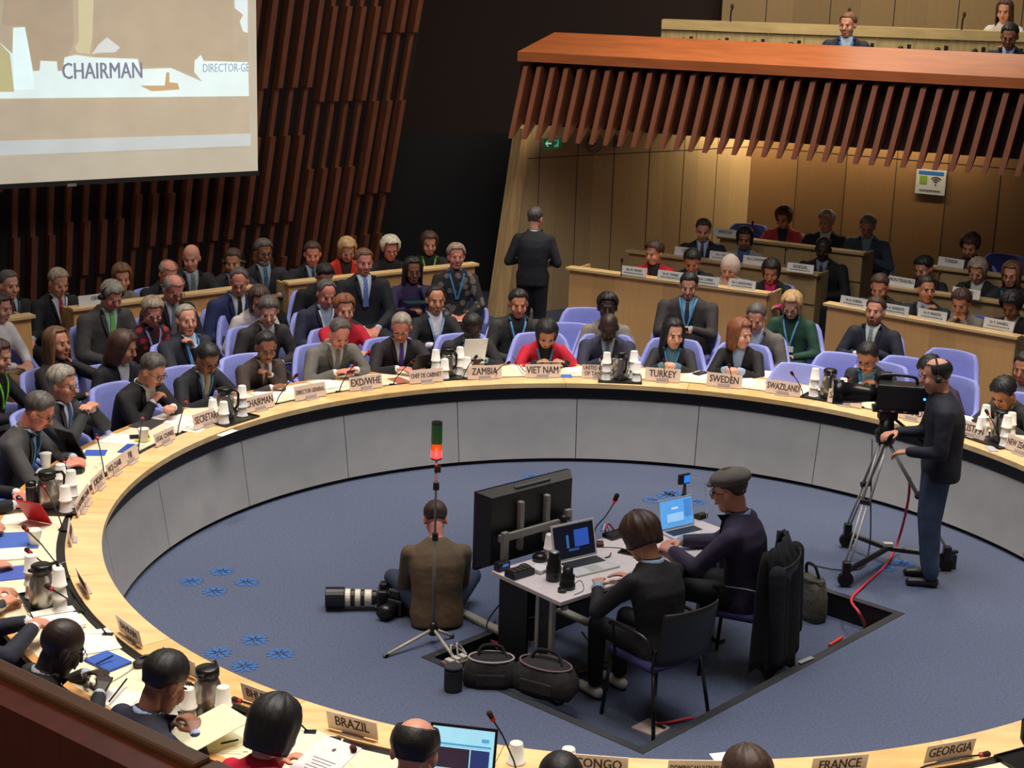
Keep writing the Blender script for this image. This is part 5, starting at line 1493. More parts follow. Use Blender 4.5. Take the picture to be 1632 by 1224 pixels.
# held things, by who holds them
for key, nm, w, h, th, rgb, lab, cat, off, tl in (
    ('grey suit and striped', 'smartphone', .075, .14, .009, (24, 22, 24), 'black phone in both hands of the striped tie', 'phone', (0, .07, .02), 25),
    ('ZAMBIA', 'paper_sheet', .22, .3, .003, (246, 244, 240), 'white paper held upright at the ZAMBIA plate', 'paper', (.03, .1, .1), 65),
    ('VIET NAM', 'paper_sheet', .22, .2, .004, (246, 244, 240), 'white sheets under the hands of the red shawl', 'paper', (.02, .08, .0), 15),
    ('holding tablet', 'tablet_computer', .24, .17, .01, (66, 76, 70), 'grey green tablet held over the floral blouse', 'tablet', (0, .08, .02), 55),
    ('moustache typing', 'smartphone', .09, .15, .01, (30, 30, 34), 'dark phone held by the broad grey suit', 'phone', (0, .08, .03), 40),
    ('grey patterned dress', 'paper_sheet', .3, .22, .005, (240, 238, 232), 'white papers on the lap of the patterned dress', 'paper', (0, .06, .02), 5),
    ('green shirt and headphones', 'laptop_computer', .32, .22, .02, (20, 19, 21), 'black laptop on the lap of the green shirt', 'laptop', (0, .12, .03), 65),
    ('purple blouse', 'folder', .3, .22, .012, (20, 56, 46), 'dark green folder on the lap of the purple blouse', 'folder', (0, .1, .0), 5),
    ('tousled hair', 'booklet', .2, .26, .008, (120, 130, 124), 'grey booklet on the lap of the tousled hair', 'booklet', (0, .08, .02), 20),
    ('royal blue', 'note_pad', .2, .28, .008, (240, 236, 222), 'white pad on the lap of the royal blue suit', 'note pad', (0, .08, .02), 15),
    ('bald head and glasses', 'folder', .34, .24, .008, (222, 212, 140), 'pale yellow folder on the lap of the silver tie', 'folder', (0, .12, .0), 8),
    ('dark green blouse', 'note_pad', .16, .12, .01, (226, 222, 212), 'white pad in the hands of the green blouse', 'note pad', (0, .06, .03), 30),
    ('hand over mouth', 'paper_sheet', .22, .3, .004, (236, 236, 232), 'white papers beside the navy jacket with hand over mouth', 'paper', (.05, .1, -.1), 8),
    ('neon green', 'paper_sheet', .24, .3, .006, (240, 240, 236), 'white papers under the hands of the neon green lanyard', 'paper', (0, .08, -.03), 5),
    ('top row', 'smartphone', .08, .14, .01, (90, 40, 36), 'phone held by the blue grey suit in the top row', 'phone', (0, .07, .02), 30),
    ('navy suit with thinning', 'paper_sheet', .24, .32, .004, (248, 240, 200), 'cream papers held by the thinning black hair', 'paper', (.12, .06, .0), 10),
    ('crimson', 'paper_sheet', .22, .3, .003, (240, 228, 228), 'printed letter with small crest held by the crimson jacket', 'paper', (.12, .02, .0), 12)):
    o_ = [r for r in PEOPLE if key in r[0]['label'] and not (key == 'top row' and 'phone' not in r[0]['label'])][0]
    x = held(o_, nm, w, h, th, rgb, lab, cat, off, tl)
    if 'letter' in lab:
        M = MB()
        for k in range(6): M.box(-.06 + .01 * (k % 3), .07 - .01 * (k % 2), -.0 - k * .02, .004 - k * .02, th + .0003, th + .0008)
        M.ell((0, .08, th + .0005), .01, .012, .0006); M.obj('printed_lines', plain((90, 80, 84)), x)
# ---- press table standing in the carpet well
A_, B_, D_ = at(776, 912, .56), at(893, 960, .56), at(1097, 817, .56)
ux = (D_ - A_); ux.z = 0; Lt_ = 1.86; ux.normalize(); uy = Vector((-ux.y, ux.x, 0))
if uy.dot(B_ - A_) > 0: uy = -uy                       # uy points to the far long side
MT = Matrix.Translation(Vector((B_.x, B_.y, PZ))) @ Matrix.Rotation(math.atan2(ux.y, ux.x), 4, 'Z')
rT = math.atan2(ux.y, ux.x)
Wt_ = abs((A_ - B_).dot(uy))
def tp(x, y, z=.7405): return MT @ Vector((x, y, z))
def onT(px, py, z=.5605):
    q = at(px, py, z); return q
t = empty('press_table', (B_.x, B_.y, PZ), rT)
MB().box(0, Lt_, 0, Wt_, .712, .74).obj('tabletop', plain((226, 214, 210), .4), t, bev=.003)
for x in (.07, Lt_ - .22):
    l_ = MB().box(x - .02, x + .012, .12, .15, .03, .71).box(x - .02, x + .012, .25, .28, .03, .71).obj('leg', plain((170, 168, 164), .25), t)
    MB().box(x - .012, x + .01, .151, .249, .05, .7).obj('leg_web', plain((34, 33, 34)), l_)
    for k in range(7): MB().ell((x - .013, .2 + .02 * (-1) ** k, .15 + .07 * k), .002, .01, .01).obj('punched_hole', plain((8, 8, 8)), l_)
    MB().box(x - .03, x + .03, .03, Wt_ - .04, 0, .03).obj('foot', plain((40, 40, 42)), t, bev=.006)
MB().box(.05, .07, .36, Wt_ - .03, .02, .711).obj('end_panel', plain((14, 14, 15)), t)
MB().box(.08, Lt_ - .1, Wt_ - .06, Wt_ - .045, .35, .711).obj('modesty_panel', plain((16, 16, 17)), t)
tag(t, 'long white topped press table set in the carpet well', 'table')
def OT(nm, px, py, rz, lab, cat, z=.5605):
    return tag(empty(nm, at(px, py, z), rz), lab, cat)
laptop(onT(936, 903), rT + PI / 2 - .12 + PI / 2 + PI, 'open silver laptop with dark display on the press table', body=(214, 212, 204), scrn=(14, 18, 34), w=.36, d=.25, tilt=14, e=.5, bodyr=.35,
       pic=[(.5, .86, .3, .82, (50, 90, 190)), (.3, .36, .3, .7, (60, 110, 170)), (.34, .6, .2, .26, (50, 96, 160))])
laptop(onT(1096, 852), rT + PI / 2 - .12 + PI / 2 + PI, 'open white laptop with blue display before the flat cap', body=(206, 206, 208), scrn=(90, 160, 225), w=.32, d=.22, tilt=12, e=.8,
       pic=[(.2, .7, .2, .5, (150, 200, 240)), (.74, .97, .3, .95, (70, 130, 200)), (.35, .55, .66, .72, (200, 226, 246))])
bk = plain((22, 22, 23), .35)
t = OT('camera_lens', 882, 924, 0, 'tall black lens standing beside the silver laptop', 'lens'); MB().lathe([(.048, 0), (.05, .01), (.05, .09), (.044, .1), (.044, .14), (.036, .15), (.036, .19), (.03, .195)], 20).obj('barrel', bk, t, smooth=True)
MB().lathe([(.0505, .05), (.0505, .062)], 20).obj('focus_ring', plain((44, 44, 46)), t); MB().lathe([(.028, .1951), (.018, .2)], 16).obj('glass', plain((150, 150, 150), .1), t)
t = OT('camera_lens', 904, 937, 0, 'shorter black lens standing at the front corner', 'lens'); MB().lathe([(.052, 0), (.052, .03), (.046, .035), (.046, .09), (.034, .1), (.034, .14)], 20).obj('barrel', bk, t, smooth=True)
MB().lathe([(.0465, .06), (.0465, .07)], 20).obj('focus_ring', plain((44, 44, 46)), t)
tag(MB().lathe([(.028, 0), (.03, .01), (.03, .022), (.026, .025)], 16).obj('round_cover', bk, M=Matrix.Translation(onT(896, 943))), 'small round black lens cap at the front edge', 'lens cap')
t = OT('power_strip', 828, 917, rT, 'black power adapter box with sockets on the table end', 'power strip'); MB().box(-.09, .09, -.05, .05, 0, .045).obj('case', bk, t, bev=.004)
for k in range(4): MB().box(-.075 + k * .04, -.045 + k * .04, -.035, .035, .0452, .05).obj('key', plain((44, 42, 42)), t)
t = OT('white_router', 860, 910, rT + .2, 'small white square box near the two lenses', 'box'); MB().box(-.055, .055, -.05, .05, 0, .03).obj('case', plain((238, 234, 230), .4), t, bev=.008); MB().box(-.03, .03, -.0515, -.0505, .008, .02).obj('port_row', plain((120, 120, 120)), t)
t = OT('small_speaker', 800, 908, rT, 'small black unit with blue display on the table corner', 'device'); MB().box(-.05, .05, -.03, .03, 0, .06).obj('case', bk, t, bev=.008); MB().box(-.02, .03, -.031, -.0305, .03, .05).obj('display', plain((60, 110, 200), .3, .6), t)
for k in range(2):
    cup(onT(876, 890) + Vector((0, 0, k * .07)), 'upturned white paper cup stacked behind the tall black lens', 'cups behind the tall lens')
t = OT('desk_telephone', 860, 893, 0, 'black round base beside the cup stack', 'device'); MB().lathe([(.05, 0), (.05, .03), (.03, .05)], 14).obj('case', bk, t, smooth=True); MB().box(-.03, .03, -.01, .01, .0505, .06).obj('grip', bk, t)
t = OT('vacuum_carafe', 898, 858, 0, 'black lidded carafe behind the television stand', 'carafe'); MB().lathe([(.05, 0), (.055, .05), (.05, .12), (.04, .14)], 18).obj('body', plain((90, 90, 90), .3), t, smooth=True); MB().lathe([(.045, .141), (.05, .17), (.0, .18)], 18).obj('lid', lidm, t, smooth=True)
b = onT(948, 868); h = at(979, 801, .98)
t = empty('gooseneck_microphone', b); v = h - b
MB().box(-.06, .06, -.04, .04, 0, .02).obj('base', plain((70, 40, 36), .5), t, bev=.005)
MB().tube(smooth_path([(0, 0, .02), (0, 0, .12), v * .55 + Vector((0, 0, .04)), v]), .005, 6).obj('stem', blk, t, smooth=True)
MB().tube([v, v + Vector((.004, 0, .016))], .0145, 10).obj('ring_light', plain((200, 40, 30), .4, .5), t); MB().cap(v + Vector((.005, 0, .02)), v + Vector((.015, 0, .05)), .016, .017).obj('mic_head', plain((50, 20, 22), .9), t, smooth=True)
tag(t, 'gooseneck microphone with red ring rising from the press table', 'microphone')
t = OT('audio_interface', 980, 855, rT, 'black audio box with plugged cables on the press table', 'device'); MB().box(-.08, .08, -.05, .05, 0, .03).obj('case', bk, t, bev=.004)
for k in range(3): MB().tube(smooth_path([(-.05 + k * .04, .04, .03), (-.07 + k * .03, .06, .08), (-.12 + k * .02, .02, .06)]), .006, 6).obj('plug', plain(((60, 90, 200), (200, 200, 200), (190, 40, 30))[k]), t)
t = OT('smartphone', 1002, 882, rT + .4, 'black phone with cable in front of the brown hair', 'phone'); MB().box(-.035, .035, -.07, .07, 0, .01).obj('case', bk, t, bev=.003); MB().box(-.03, .03, -.06, .06, .0101, .011).obj('display', plain((14, 14, 16), .1), t)
t = OT('earpiece', 962, 888, 0, 'thin black earpiece lying between laptop and phone', 'earpiece'); MB().tube(smooth_path([(-.05, -.02, .004), (0, -.025, .004), (.04, 0, .01), (.05, .035, .02)]), .004, 6).obj('boom', blk, t); MB().ell((-.055, -.02, .006), .01, .008, .006).obj('tip', blk, t, smooth=True)
cable([onT(950, 872, .563), onT(985, 873, .563), onT(1010, 878, .563), onT(1025, 872, .563), onT(1020, 890, .563), onT(1008, 888, .563)], .0025, (50, 40, 40), 'thin black cable curling round the phone on the press table')
cable([onT(910, 935, .563), onT(925, 925, .563), onT(930, 940, .563), onT(915, 948, .563)], .002, (60, 60, 66), 'thin looped cable beside the shorter lens')
cable([onT(800, 905, .563), onT(820, 905, .563), onT(835, 898, .563), onT(850, 905, .563)], .003, (30, 30, 30), 'black cable between the small units at the table end')
t = OT('small_box', 1117, 826, rT, 'small black box at the far end of the press table', 'box'); MB().box(-.045, .045, -.03, .03, 0, .035).obj('case', bk, t, bev=.003); MB().box(-.03, .03, -.02, .02, .0352, .037).obj('lid', plain((50, 48, 46)), t)
# tabletop tripod with phone
b = onT(1088, 828); t = empty('tripod', b)
top_ = Vector((0, 0, .21))
for k in range(3):
    a = 2 * PI * k / 3 + .5
    MB().tube([top_, (.085 * math.cos(a), .085 * math.sin(a), .002)], [.011, .006], 6).obj('leg', plain((30, 30, 32), .4), t)
MB().cap((0, 0, .2), (0, 0, .26), .016, .012).obj('head', plain((90, 90, 92), .4), t, smooth=True)
tag(t, 'small black tripod standing on the far end of the press table', 'tripod')
t = empty('smartphone', b + Vector((0, 0, .275)), .6); MB().box(-.06, .04, -.012, .012, 0, .075).obj('case', bk, t, bev=.004); MB().box(-.02, .035, -.014, -.0125, .01, .065).obj('display', plain((40, 130, 230), .2, .9), t)
tag(t, 'phone with bright blue screen mounted on the small tripod', 'phone')
cable([b + Vector((.05, 0, .32)), b + Vector((.14, .02, .28)), b + Vector((.16, 0, .12)), b + Vector((.17, -.05, .02))], .0025, (200, 196, 190), 'thin white cord hanging from the tripod phone')
# ---- television on its stand, back towards the viewer
TV0 = at(757, 912, .42); TV0 = Vector((TV0.x, TV0.y, 0))
tvn = uy
t = empty('television', (TV0.x, TV0.y, 0), rT)
w_, hh = .86, .56
MB().box(0, w_, .0, .035, .43, .43 + hh).obj('screen_frame', plain((14, 14, 15), .35), t, bev=.008)
V = [(.0, 0, .45), (w_, 0, .45), (w_, 0, .43 + hh), (0, 0, .43 + hh), (.06, -.085, .48), (w_ - .06, -.085, .48), (w_ - .06, -.085, .40 + hh), (.06, -.085, .40 + hh)]
V = [(x, y - .001, z) for x, y, z in V]
bk_ = MB().add(V, [(4, 5, 6, 7), (0, 1, 5, 4), (1, 2, 6, 5), (2, 3, 7, 6), (3, 0, 4, 7), (0, 3, 2, 1)]).obj('back_cover', plain((34, 34, 35), .45), t)
MB().box(.3, .62, -.06, -.03, .43 + hh - .016, .43 + hh - .008).obj('vent_grille', plain((90, 90, 88), .5), bk_)
MB().box(.02, w_ - .02, .0352, .037, .45, .41 + hh).obj('display', plain((120, 150, 170), .2, .8), t)
tag(t, 'large flat television seen from behind beside the press table', 'television')
t = empty('television_stand', (TV0.x, TV0.y, 0), rT)
gm = plain((146, 144, 134), .35)
for x in (.1, .68): MB().box(x - .024, x + .024, -.2, -.165, .04, .74 if x < .5 else .78).obj('post', gm, t, bev=.003)
MB().box(.08, .74, -.164, -.135, .66, .71).obj('cross_bar', gm, t, bev=.002)
for x in (.3, .54): MB().box(x - .02, x + .02, -.134, -.089, .55, .9).obj('bracket', gm, t, bev=.01)
for x in (.1, .68): MB().box(x - .035, x + .035, -.45, .3, 0, .035).obj('foot', plain((176, 172, 158), .35), t, bev=.012)
MB().box(.125, .655, -.2, -.175, .2, .24).obj('lower_bar', gm, t)
tag(t, 'grey metal television stand with two posts and cross bar', 'stand')
# ---- press chairs
def press_chair(p, face, lab, arms=True):
    t = empty('armchair', p, R_(face - 90))
    mt = plain((26, 26, 28), .3)
    MB().box(-.22, .22, -.2, .22, .43, .47).obj('seat', mat('cloth', (52, 44, 92), .9), t, bev=.015)
    rows = []
    for i in range(7):
        z = .5 + .36 * i / 6
        rows.append([Vector((.23 * math.sin(a), -.2 - .07 * math.cos(a) - .06 * i / 6, z)) for a in [R_(-75 + 15 * k) for k in range(11)]])
    o = MB().strip(rows).obj('backrest', plain((24, 24, 26), .45), t, smooth=True); solid(o, .014)
    for x, y, dx, dy in ((-.2, .19, -.03, .04), (.2, .19, .03, .04), (-.2, -.19, -.04, -.08), (.2, -.19, .04, -.08)):
        MB().tube([(x, y, .46), (x + dx, y + dy, .0)], .013, 8).obj('leg', mt, t, smooth=True)
    for q in (1, -1):
        MB().tube(smooth_path([(q * .22, -.2, .52), (q * .25, -.16, .66), (q * .27, .05, .68), (q * .26, .16, .66)]), .013, 6).obj('armrest', mt, t, smooth=True)
        MB().tube([(q * .22, .14, .45), (q * .26, .13, .66)], .01, 6).obj('arm_post', mt, t)
    for q in (1, -1): MB().tube([(q * .22, -.2, .45), (q * .22, -.22, .6)], .012, 6).obj('back_support', mt, t)
    tag(t, lab, 'chair')
    return t
pw = PW[1]; pc = PC[1]
press_chair((pw.x, pw.y, PZ), 128, 'black armchair with purple seat at the press table')
press_chair((pc.x + .03, pc.y - .03, PZ), 158, 'black armchair draped with a coat behind the flat cap')
# coat over the second chair
def coat(p, face):
    rzc = R_(face - 90)
    rows = []
    N_ = 26
    for i in range(13):
        row = []
        for k in range(N_ + 1):
            a = R_(-100 + 200 * k / N_)
            rr = .27 + .03 * math.sin(k * 1.7) + .06 * i / 12
            z = .95 - .82 * i / 12 + .04 * math.sin(k * .9) * (i / 12)
            pinch = 1 - .55 * max(0, 1 - i / 2.5)
            row.append(Vector((rr * math.sin(a) * (1 if i else .9), -.13 - rr * math.cos(a) * .62 * pinch - .03, z + (.03 * math.cos(a) if i == 0 else 0))))
        rows.append(row)
    t = empty('black_coat', p, rzc)
    o = MB().strip(rows).obj('coat_body', mat('cloth', (24, 23, 27), .95), t, smooth=True); solid(o, .02, 1)
    for q in (1, -1):
        MB().cap((q * .26, -.26, .82), (q * .29, -.3, .25), .06, .045, 12).obj('sleeve', mat('cloth', (28, 27, 32), .95), t, smooth=True)
    tag(t, 'black coat hanging over the chair back behind the flat cap', 'coat')
coat((pc.x + .03, pc.y - .03, PZ), 158)
# ---- bags
def bag(p, rz, L, D, H, rgb, lab, name='bag', trim=(120, 100, 100), cat='bag', tilt=0):
    t = empty(name, p, rz)
    M = MB()
    R = []
    for i, f in enumerate((0.0, .15, .5, .85, 1.0)):
        g = (.92, 1.0, .98, .8, .5)[i]
        R.append([Vector((L / 2 * g * math.copysign(abs(math.cos(a)) ** .6, math.cos(a)) , D / 2 * g * math.copysign(abs(math.sin(a)) ** .6, math.sin(a)), H * f + .008 * math.sin(5 * a + i))) for a in [2 * PI * k / 24 for k in range(24)]])
    M.rings(R)
    b = M.obj('bag_body', mat('cloth', rgb, .9, scale=12), t, smooth=True)
    MB().tube([(L * .4 * math.cos(a), D * .4 * math.sin(a), H * .93) for a in [2 * PI * k / 20 for k in range(21)]], .006, 6).obj('zip_piping', plain(trim), t)
    MB().tube(smooth_path([(-L * .25, 0, H * .95), (-L * .15, .03, H * 1.25), (L * .15, .03, H * 1.25), (L * .25, 0, H * .95)]), .012, 6).obj('handle', mat('cloth', (26, 25, 26), .9), t, smooth=True)
    MB().box(-L * .25, L * .25, -D * .52, -D * .46, H * .15, H * .55).obj('front_pocket', mat('cloth', tuple(min(255, c + 8) for c in rgb), .9), t, bev=.02)
    tag(t, lab, cat)
bag(at(782, 1088, 0), .0, .36, .22, .19, (34, 31, 31), 'black camera bag with pale piping on the carpet left of the table leg', trim=(180, 170, 165))
bag(at(868, 1100, 0), -.5, .44, .26, .2, (42, 38, 38), 'open black rucksack with mauve straps at the corner of the carpet well', name='backpack', trim=(130, 104, 108), cat='backpack')
bag(at(1290, 985, PZ), 2.2, .26, .16, .34, (92, 88, 76), 'olive grey holdall standing in the carpet well behind the coat', name='holdall', trim=(60, 56, 50))
t = empty('lens_pouch', at(722, 1100, 0), .3)
MB().prism([(.062 * math.cos(a) * 1.0, .058 * math.sin(a)) for a in [2 * PI * k / 8 + .3 for k in range(8)]], 0, .15).obj('pouch_body', mat('cloth', (34, 34, 38), .9), t, bev=.012)
MB().prism([(.064 * math.cos(a), .06 * math.sin(a)) for a in [2 * PI * k / 8 + .3 for k in range(8)]], .151, .17).obj('pouch_lid', mat('cloth', (50, 50, 54), .9), t, bev=.008)
tag(t, 'small upright black lens pouch on the carpet', 'pouch')
o = MB().box(-.14, .14, -.09, .09, 0, .02).obj('file_folder', plain((128, 52, 60)), M=Matrix.Translation(at(815, 1042, -.1) + Vector((0, 0, 0))) @ Matrix.Rotation(.4, 4, 'Z') @ Matrix.Rotation(.5, 4, 'Y')); tag(o, 'maroon folder leaning between the bags', 'folder')
# cable box at the left corner of the well
t = empty('floor_socket_box', at(728, 1058, 0), rT)
MB().box(-.1, .09, -.05, .05, .001, .03).obj('box', plain((110, 96, 84)), t, bev=.003)
for k in range(3): MB().box(-.08 + k * .055, -.04 + k * .055, -.03, .03, .0305, .05).obj('plug', plain((200, 190, 176)), t, bev=.004)
for k in range(2): MB().tube(smooth_path([(-.04 + k * .05, 0, .05), (-.02 + k * .05, .04, .12), (.05 + k * .03, .06, .08), (.1, .02, .03)]), .006, 6).obj('cord', plain((196, 190, 180)), t, smooth=True)
tag(t, 'floor socket box with white plugs at the left corner of the well', 'socket box')
# cables below the table
for i, (c_, l_) in enumerate((((176, 140, 40), 'yellow cable bundle under the press table'), ((150, 60, 30), 'orange brown cable under the press table'), ((90, 96, 100), 'grey cable hanging under the press table'))):
    P_ = [tp(.5 + .1 * i, .3, .3 - .05 * i), tp(.6, .2 + .05 * i, .12), tp(.75 - .1 * i, .25, .02), tp(.4, .3 + .05 * i, .015), tp(.2, .28, .012)]
    cable(P_, .007, c_, l_)
cable([at(795, 965, .3), at(780, 985, .15), at(776, 1000, .02), at(790, 990, .01)], .005, (16, 16, 16), 'black cable hanging at the table end near the television foot')
# pale socket plate in the near corner and its red cable
a_ = [at(1006, 1161, PZ), at(1034, 1147, PZ), at(1068, 1162, PZ), at(1042, 1176, PZ)]
M = MB().prism([(v.x, v.y) for v in a_], PZ, PZ + .012)
t = empty('floor_plate', (0, 0, 0)); M.obj('plate', plain((214, 196, 190), .4), t)
s0, s1 = at(1040, 1153, PZ + .014), at(1060, 1161, PZ + .014)
MB().tube([s0, s1], .012, 8).obj('cable_slot', plain((20, 20, 20)), t)
tag(t, 'pale square floor plate with black slot in the near corner of the well', 'floor plate')
cable([at(1043, 1155, PZ + .02), at(1072, 1150, PZ + .02), at(1104, 1144, PZ + .02)], .009, (206, 44, 60), 'short red cable leaving the pale floor plate')
cable([at(1322, 1028, PZ + .02), at(1342, 1016, PZ + .02)], .012, (220, 70, 50), 'short orange red cable piece along the well edge')
o = MB().box(-.07, .07, -.018, .018, .0, .003).obj('tape_strip', plain((150, 160, 160), .3), M=Matrix.Translation(at(1284, 1052, .0115)) @ Matrix.Rotation(rT, 4, 'Z')); tag(o, 'grey tape strip on the edge of the carpet well', 'tape')
# ---- television camera on pedestal tripod
FT = at(1440, 870, 0); cx_, cy_ = FT.x, FT.y
hub = at(1415, 872, .13); top = at(1408, 668, 1.12)
top = Vector((hub.x - .1, hub.y, 1.12))
t = empty('camera_tripod', (hub.x, hub.y, 0))
al = plain((176, 172, 164), .3)
lt = top - Vector((hub.x, hub.y, 0))
feet = [at(1348, 917, .09), at(1350, 855, .09), at(1508, 892, .09)]
for i, f in enumerate(feet):
    f = f - Vector((hub.x, hub.y, 0))
    d = (f - lt); d = d.normalized(); sx_ = d.cross(Vector((0, 0, 1))).normalized() * .028
    kn = lt + (f - lt) * .52
    L_ = MB()
    for q in (1, -1):
        L_.tube([lt + sx_ * q - Vector((0, 0, .1)), kn + sx_ * q], .011, 8)
        L_.tube([kn + sx_ * q * .6, f + Vector((0, 0, .08)) + sx_ * q * .6], .008, 8)
    lg = L_.obj('leg', al, t, smooth=True)
    MB().tube([kn - sx_ * 1.3, kn + sx_ * 1.3], .024, 8).obj('leg_clamp', bk, lg)
    MB().tube([(0, 0, .12), f + Vector((0, 0, .03))], .022, 8).obj('spreader_arm', bk, t)
    MB().box(f.x - .03, f.x + .03, f.y - .03, f.y + .03, f.z - .01, f.z + .11).obj('foot_clamp', bk, t, bev=.008)
    MB().lathe([(.055, -.02), (.06, -.01), (.06, .01), (.055, .02)], 16, Matrix.Translation((f.x, f.y, .06)) @ Matrix.Rotation(PI / 2, 4, 'X')).obj('wheel', plain((20, 20, 20), .7), t)
MB().box(-.035, .035, -.025, .025, .14, .165).obj('white_label_box', plain((220, 214, 200)), t)
MB().lathe([(.07, -.14), (.085, -.06), (.06, -.03), (.05, .06)], 18, Matrix.Translation(lt)).obj('bowl_head', bk, t, smooth=True)
MB().box(lt.x - .07, lt.x + .07, lt.y - .05, lt.y + .05, lt.z + .04, lt.z + .11).obj('fluid_head', bk, t, bev=.012)
MB().tube([lt + Vector((.04, 0, .06)), lt + Vector((.26, -.12, -.1))], .012, 8).obj('pan_handle', bk, t, smooth=True)
tag(t, 'tall silver tripod with wheeled dolly carrying the television camera', 'tripod')
t = empty('television_camera', top + Vector((0, 0, .11)), R_(172 - 90))   # lens along +y
MB().box(-.09, .09, -.3, .1, .03, .22).obj('camera_body', plain((22, 22, 24), .4), t, bev=.015)
MB().box(-.07, .07, -.22, .12, 0.0, .03).obj('base_plate', plain((30, 30, 32), .3), t, bev=.004)
MB().lathe([(.055, .1), (.06, .16), (.075, .24), (.08, .34), (.095, .345), (.095, .42)], 20, Matrix.Translation((0, 0, .12)) @ Matrix.Rotation(-PI / 2, 4, 'X')).obj('zoom_lens', plain((18, 18, 19), .3), t, smooth=True)
MB().lathe([(.075, .4201), (.04, .425)], 20, Matrix.Translation((0, 0, .12)) @ Matrix.Rotation(-PI / 2, 4, 'X')).obj('front_glass', plain((30, 34, 46), .05), t)
MB().tube(smooth_path([(0, -.2, .22), (0, -.16, .275), (0, .06, .275), (0, .1, .22)]), .012, 8).obj('carry_handle', bk, t, smooth=True)
MB().box(.07, .16, -.02, .08, .2, .27).obj('viewfinder', bk, t, bev=.01)
MB().box(-.08, .08, -.42, -.301, .04, .2).obj('battery', plain((16, 16, 18)), t, bev=.01)
MB().tube([(.03, -.27, .22), (.03, -.28, .33)], .005, 6).obj('antenna', bk, t)
for q in (1, -1):
    MB().ell((q * .092, -.25, .13), .006, .01, .01).obj('blue_lamp', plain((40, 110, 255), .3, 6.0), t, smooth=True)
    for k in range(3): MB().ell((q * .072, -.12 + k * .09, .016), .004, .016, .008).obj('chrome_catch', plain((220, 220, 220), .15), t, smooth=True)
tag(t, 'black television camera with blue lamp pointing left', 'camera')
cable([at(1450, 760, .7), at(1447, 800, .5), at(1432, 860, .12), at(1412, 900, .012), at(1380, 930, .012), at(1357, 955, .012), at(1368, 975, .012), at(1377, 992, -.1), at(1378, 998, -.17)], .011, (214, 62, 74), 'long red cable from the television camera into the carpet well')
cable([at(1390, 700, .9), at(1388, 800, .5), at(1386, 870, .1), at(1372, 905, .01), at(1335, 908, .01), at(1285, 898, .01)], .005, (20, 20, 22), 'thin black cable dropping beside the camera tripod')
# ---- signal light on a stand
b = at(690, 1024, 0)
t = empty('signal_light_stand', b)
hb = .1
for f in (at(612, 1046, .012), at(738, 1068, .012), at(722, 1014, .012)):
    f = f - b; MB().tube([(0, 0, .1), f], [.011, .011], 8).obj('leg', plain((190, 180, 160) , .25), t, smooth=True)
    MB().tube([f * .93 + Vector((0, 0, .006)), f], .015, 8).obj('rubber_foot', bk, t)
MB().lathe([(.03, .06), (.034, .1), (.02, .15)], 14).obj('hub', bk, t, smooth=True)
MB().tube([(0, 0, .13), (0, 0, .75)], .012, 8).obj('lower_pole', plain((120, 116, 108), .3), t, smooth=True)
MB().tube([(0, 0, .75), (0, 0, 1.3)], .008, 8).obj('upper_pole', plain((150, 146, 138), .3), t, smooth=True)
for z in (.73, 1.08): MB().box(-.018, .022, -.016, .016, z, z + .05).obj('pole_clamp', bk, t, bev=.005)
MB().box(-.012, .03, -.014, .014, 1.2, 1.25).obj('mount_knuckle', bk, t, bev=.006)
zz = 1.29
for rgb, e, h_ in (((20, 20, 20), 0, .012), ((255, 40, 40), 5.0, .05), ((220, 90, 20), .35, .045), ((16, 92, 40), .12, .13), ((40, 40, 42), 0, .014)):
    MB().lathe([(.034, zz), (.036, zz + .003), (.036, zz + h_ - .003), (.034, zz + h_)], 18, None).obj({0: 'cap'}.get(e, 'lamp_section'), plain(rgb, .3, e), t, smooth=False); zz += h_ + .0005
tag(t, 'traffic style signal light glowing red on a slim stand', 'signal light')
lamp('POINT', 'signal_glow', b + Vector((0, -.08, 1.33)), 1.2, (1, .1, .08), size=.03)
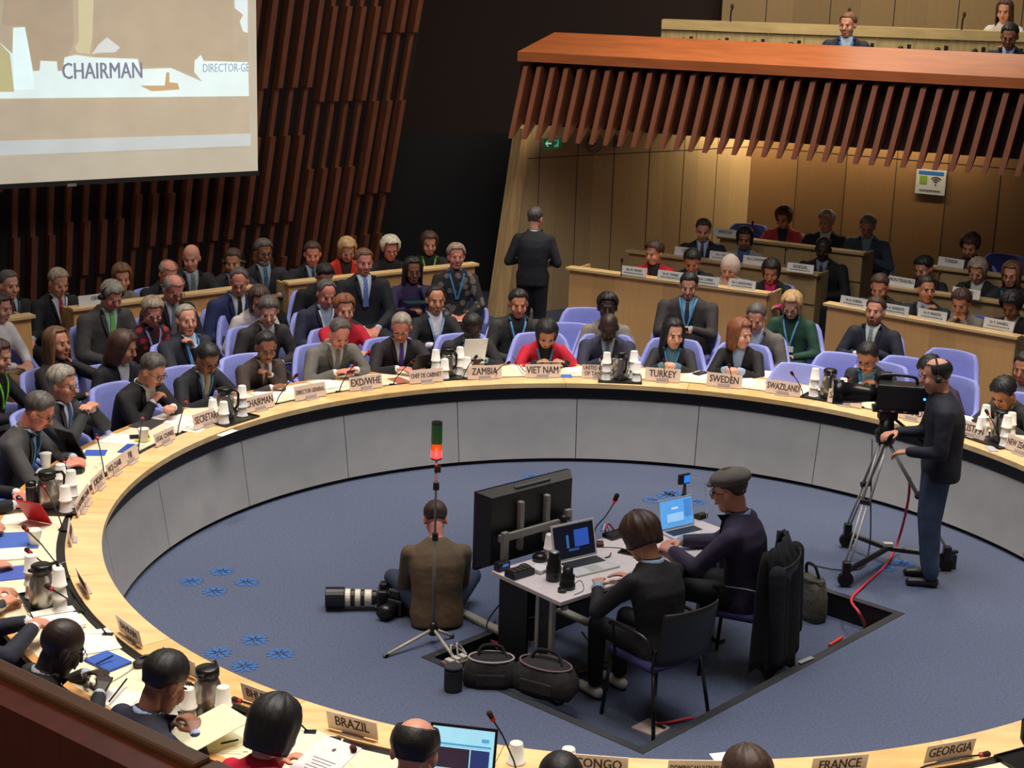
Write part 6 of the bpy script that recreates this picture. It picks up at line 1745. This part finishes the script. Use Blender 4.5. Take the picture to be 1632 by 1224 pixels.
# ---- photographer's gear on the carpet
b = at(577, 958, .06)
t = empty('telephoto_camera', (b.x, b.y, 0), 0)
ML = Matrix.Translation((-.05, 0, .065)) @ Matrix.Rotation(R_(4), 4, 'Z') @ Matrix.Rotation(PI / 2, 4, 'Y')
for z0, z1, r, c in ((-.14, -.04, .058, (26, 26, 28)), (-.0395, -.01, .048, (232, 222, 200)), (-.0095, .012, .047, (50, 36, 24)), (.0125, .042, .046, (232, 222, 200)), (.0425, .062, .045, (50, 36, 24)), (.0625, .1, .044, (232, 222, 200)), (.1005, .125, .04, (30, 30, 32))):
    MB().lathe([(r - .003, z0), (r, z0 + .003), (r, z1 - .003), (r - .003, z1)], 20, ML).obj('lens_section', plain(c, .35), t)
MB().box(.08, .14, -.07, .07, .01, .13).obj('camera_body', bk, t, bev=.015)
MB().box(.09, .13, -.03, .03, .131, .16).obj('prism_housing', bk, t, bev=.01)
t.scale = (1.35, 1.3, 1.3)
tag(t, 'camera with cream banded telephoto lens lying on the carpet', 'camera')
cable([at(590, 940, .1), at(602, 950, .05), at(612, 942, .12), at(618, 955, .03)], .008, (170, 40, 36), 'red camera strap beside the telephoto lens', name='camera_strap', cat='strap')
t = empty('photo_camera', at(630, 978, 0), -.5)
MB().box(-.08, .06, -.04, .04, .0, .1).obj('camera_body', bk, t, bev=.015)
MB().lathe([(.04, 0), (.042, .05), (.036, .09)], 16, Matrix.Translation((.0, -.04, .05)) @ Matrix.Rotation(PI / 2, 4, 'X')).obj('lens', bk, t, smooth=True)
MB().box(-.03, .03, -.02, .02, .101, .15).obj('flash', plain((40, 40, 44)), t, bev=.008)
MB().tube(smooth_path([(.06, 0, .08), (.14, -.03, .04), (.16, .05, .02), (.1, .08, .01), (.02, .09, .02)]), .012, 6).obj('strap', mat('cloth', (40, 40, 44), .9), t, smooth=True)
MB().box(-.105, -.085, -.03, .01, .02, .05).obj('tag', plain((200, 200, 194)), t)
t.scale = (1.35, 1.3, 1.2)
tag(t, 'black camera with tangled strap on the carpet by the brown sweater', 'camera')
# dark footstep block behind the operator
t = empty('brake_pedal', at(1514, 905, 0), .3)
MB().box(-.03, .03, -.04, .04, 0, .12).obj('pedal_post', bk, t, bev=.008); MB().box(-.025, .05, -.015, .015, .121, .14).obj('lever', bk, t)
tag(t, 'black dolly brake pedal just right of the operator shoes', 'pedal')
print('objects', len(bpy.data.objects), 'people', P_COUNT)
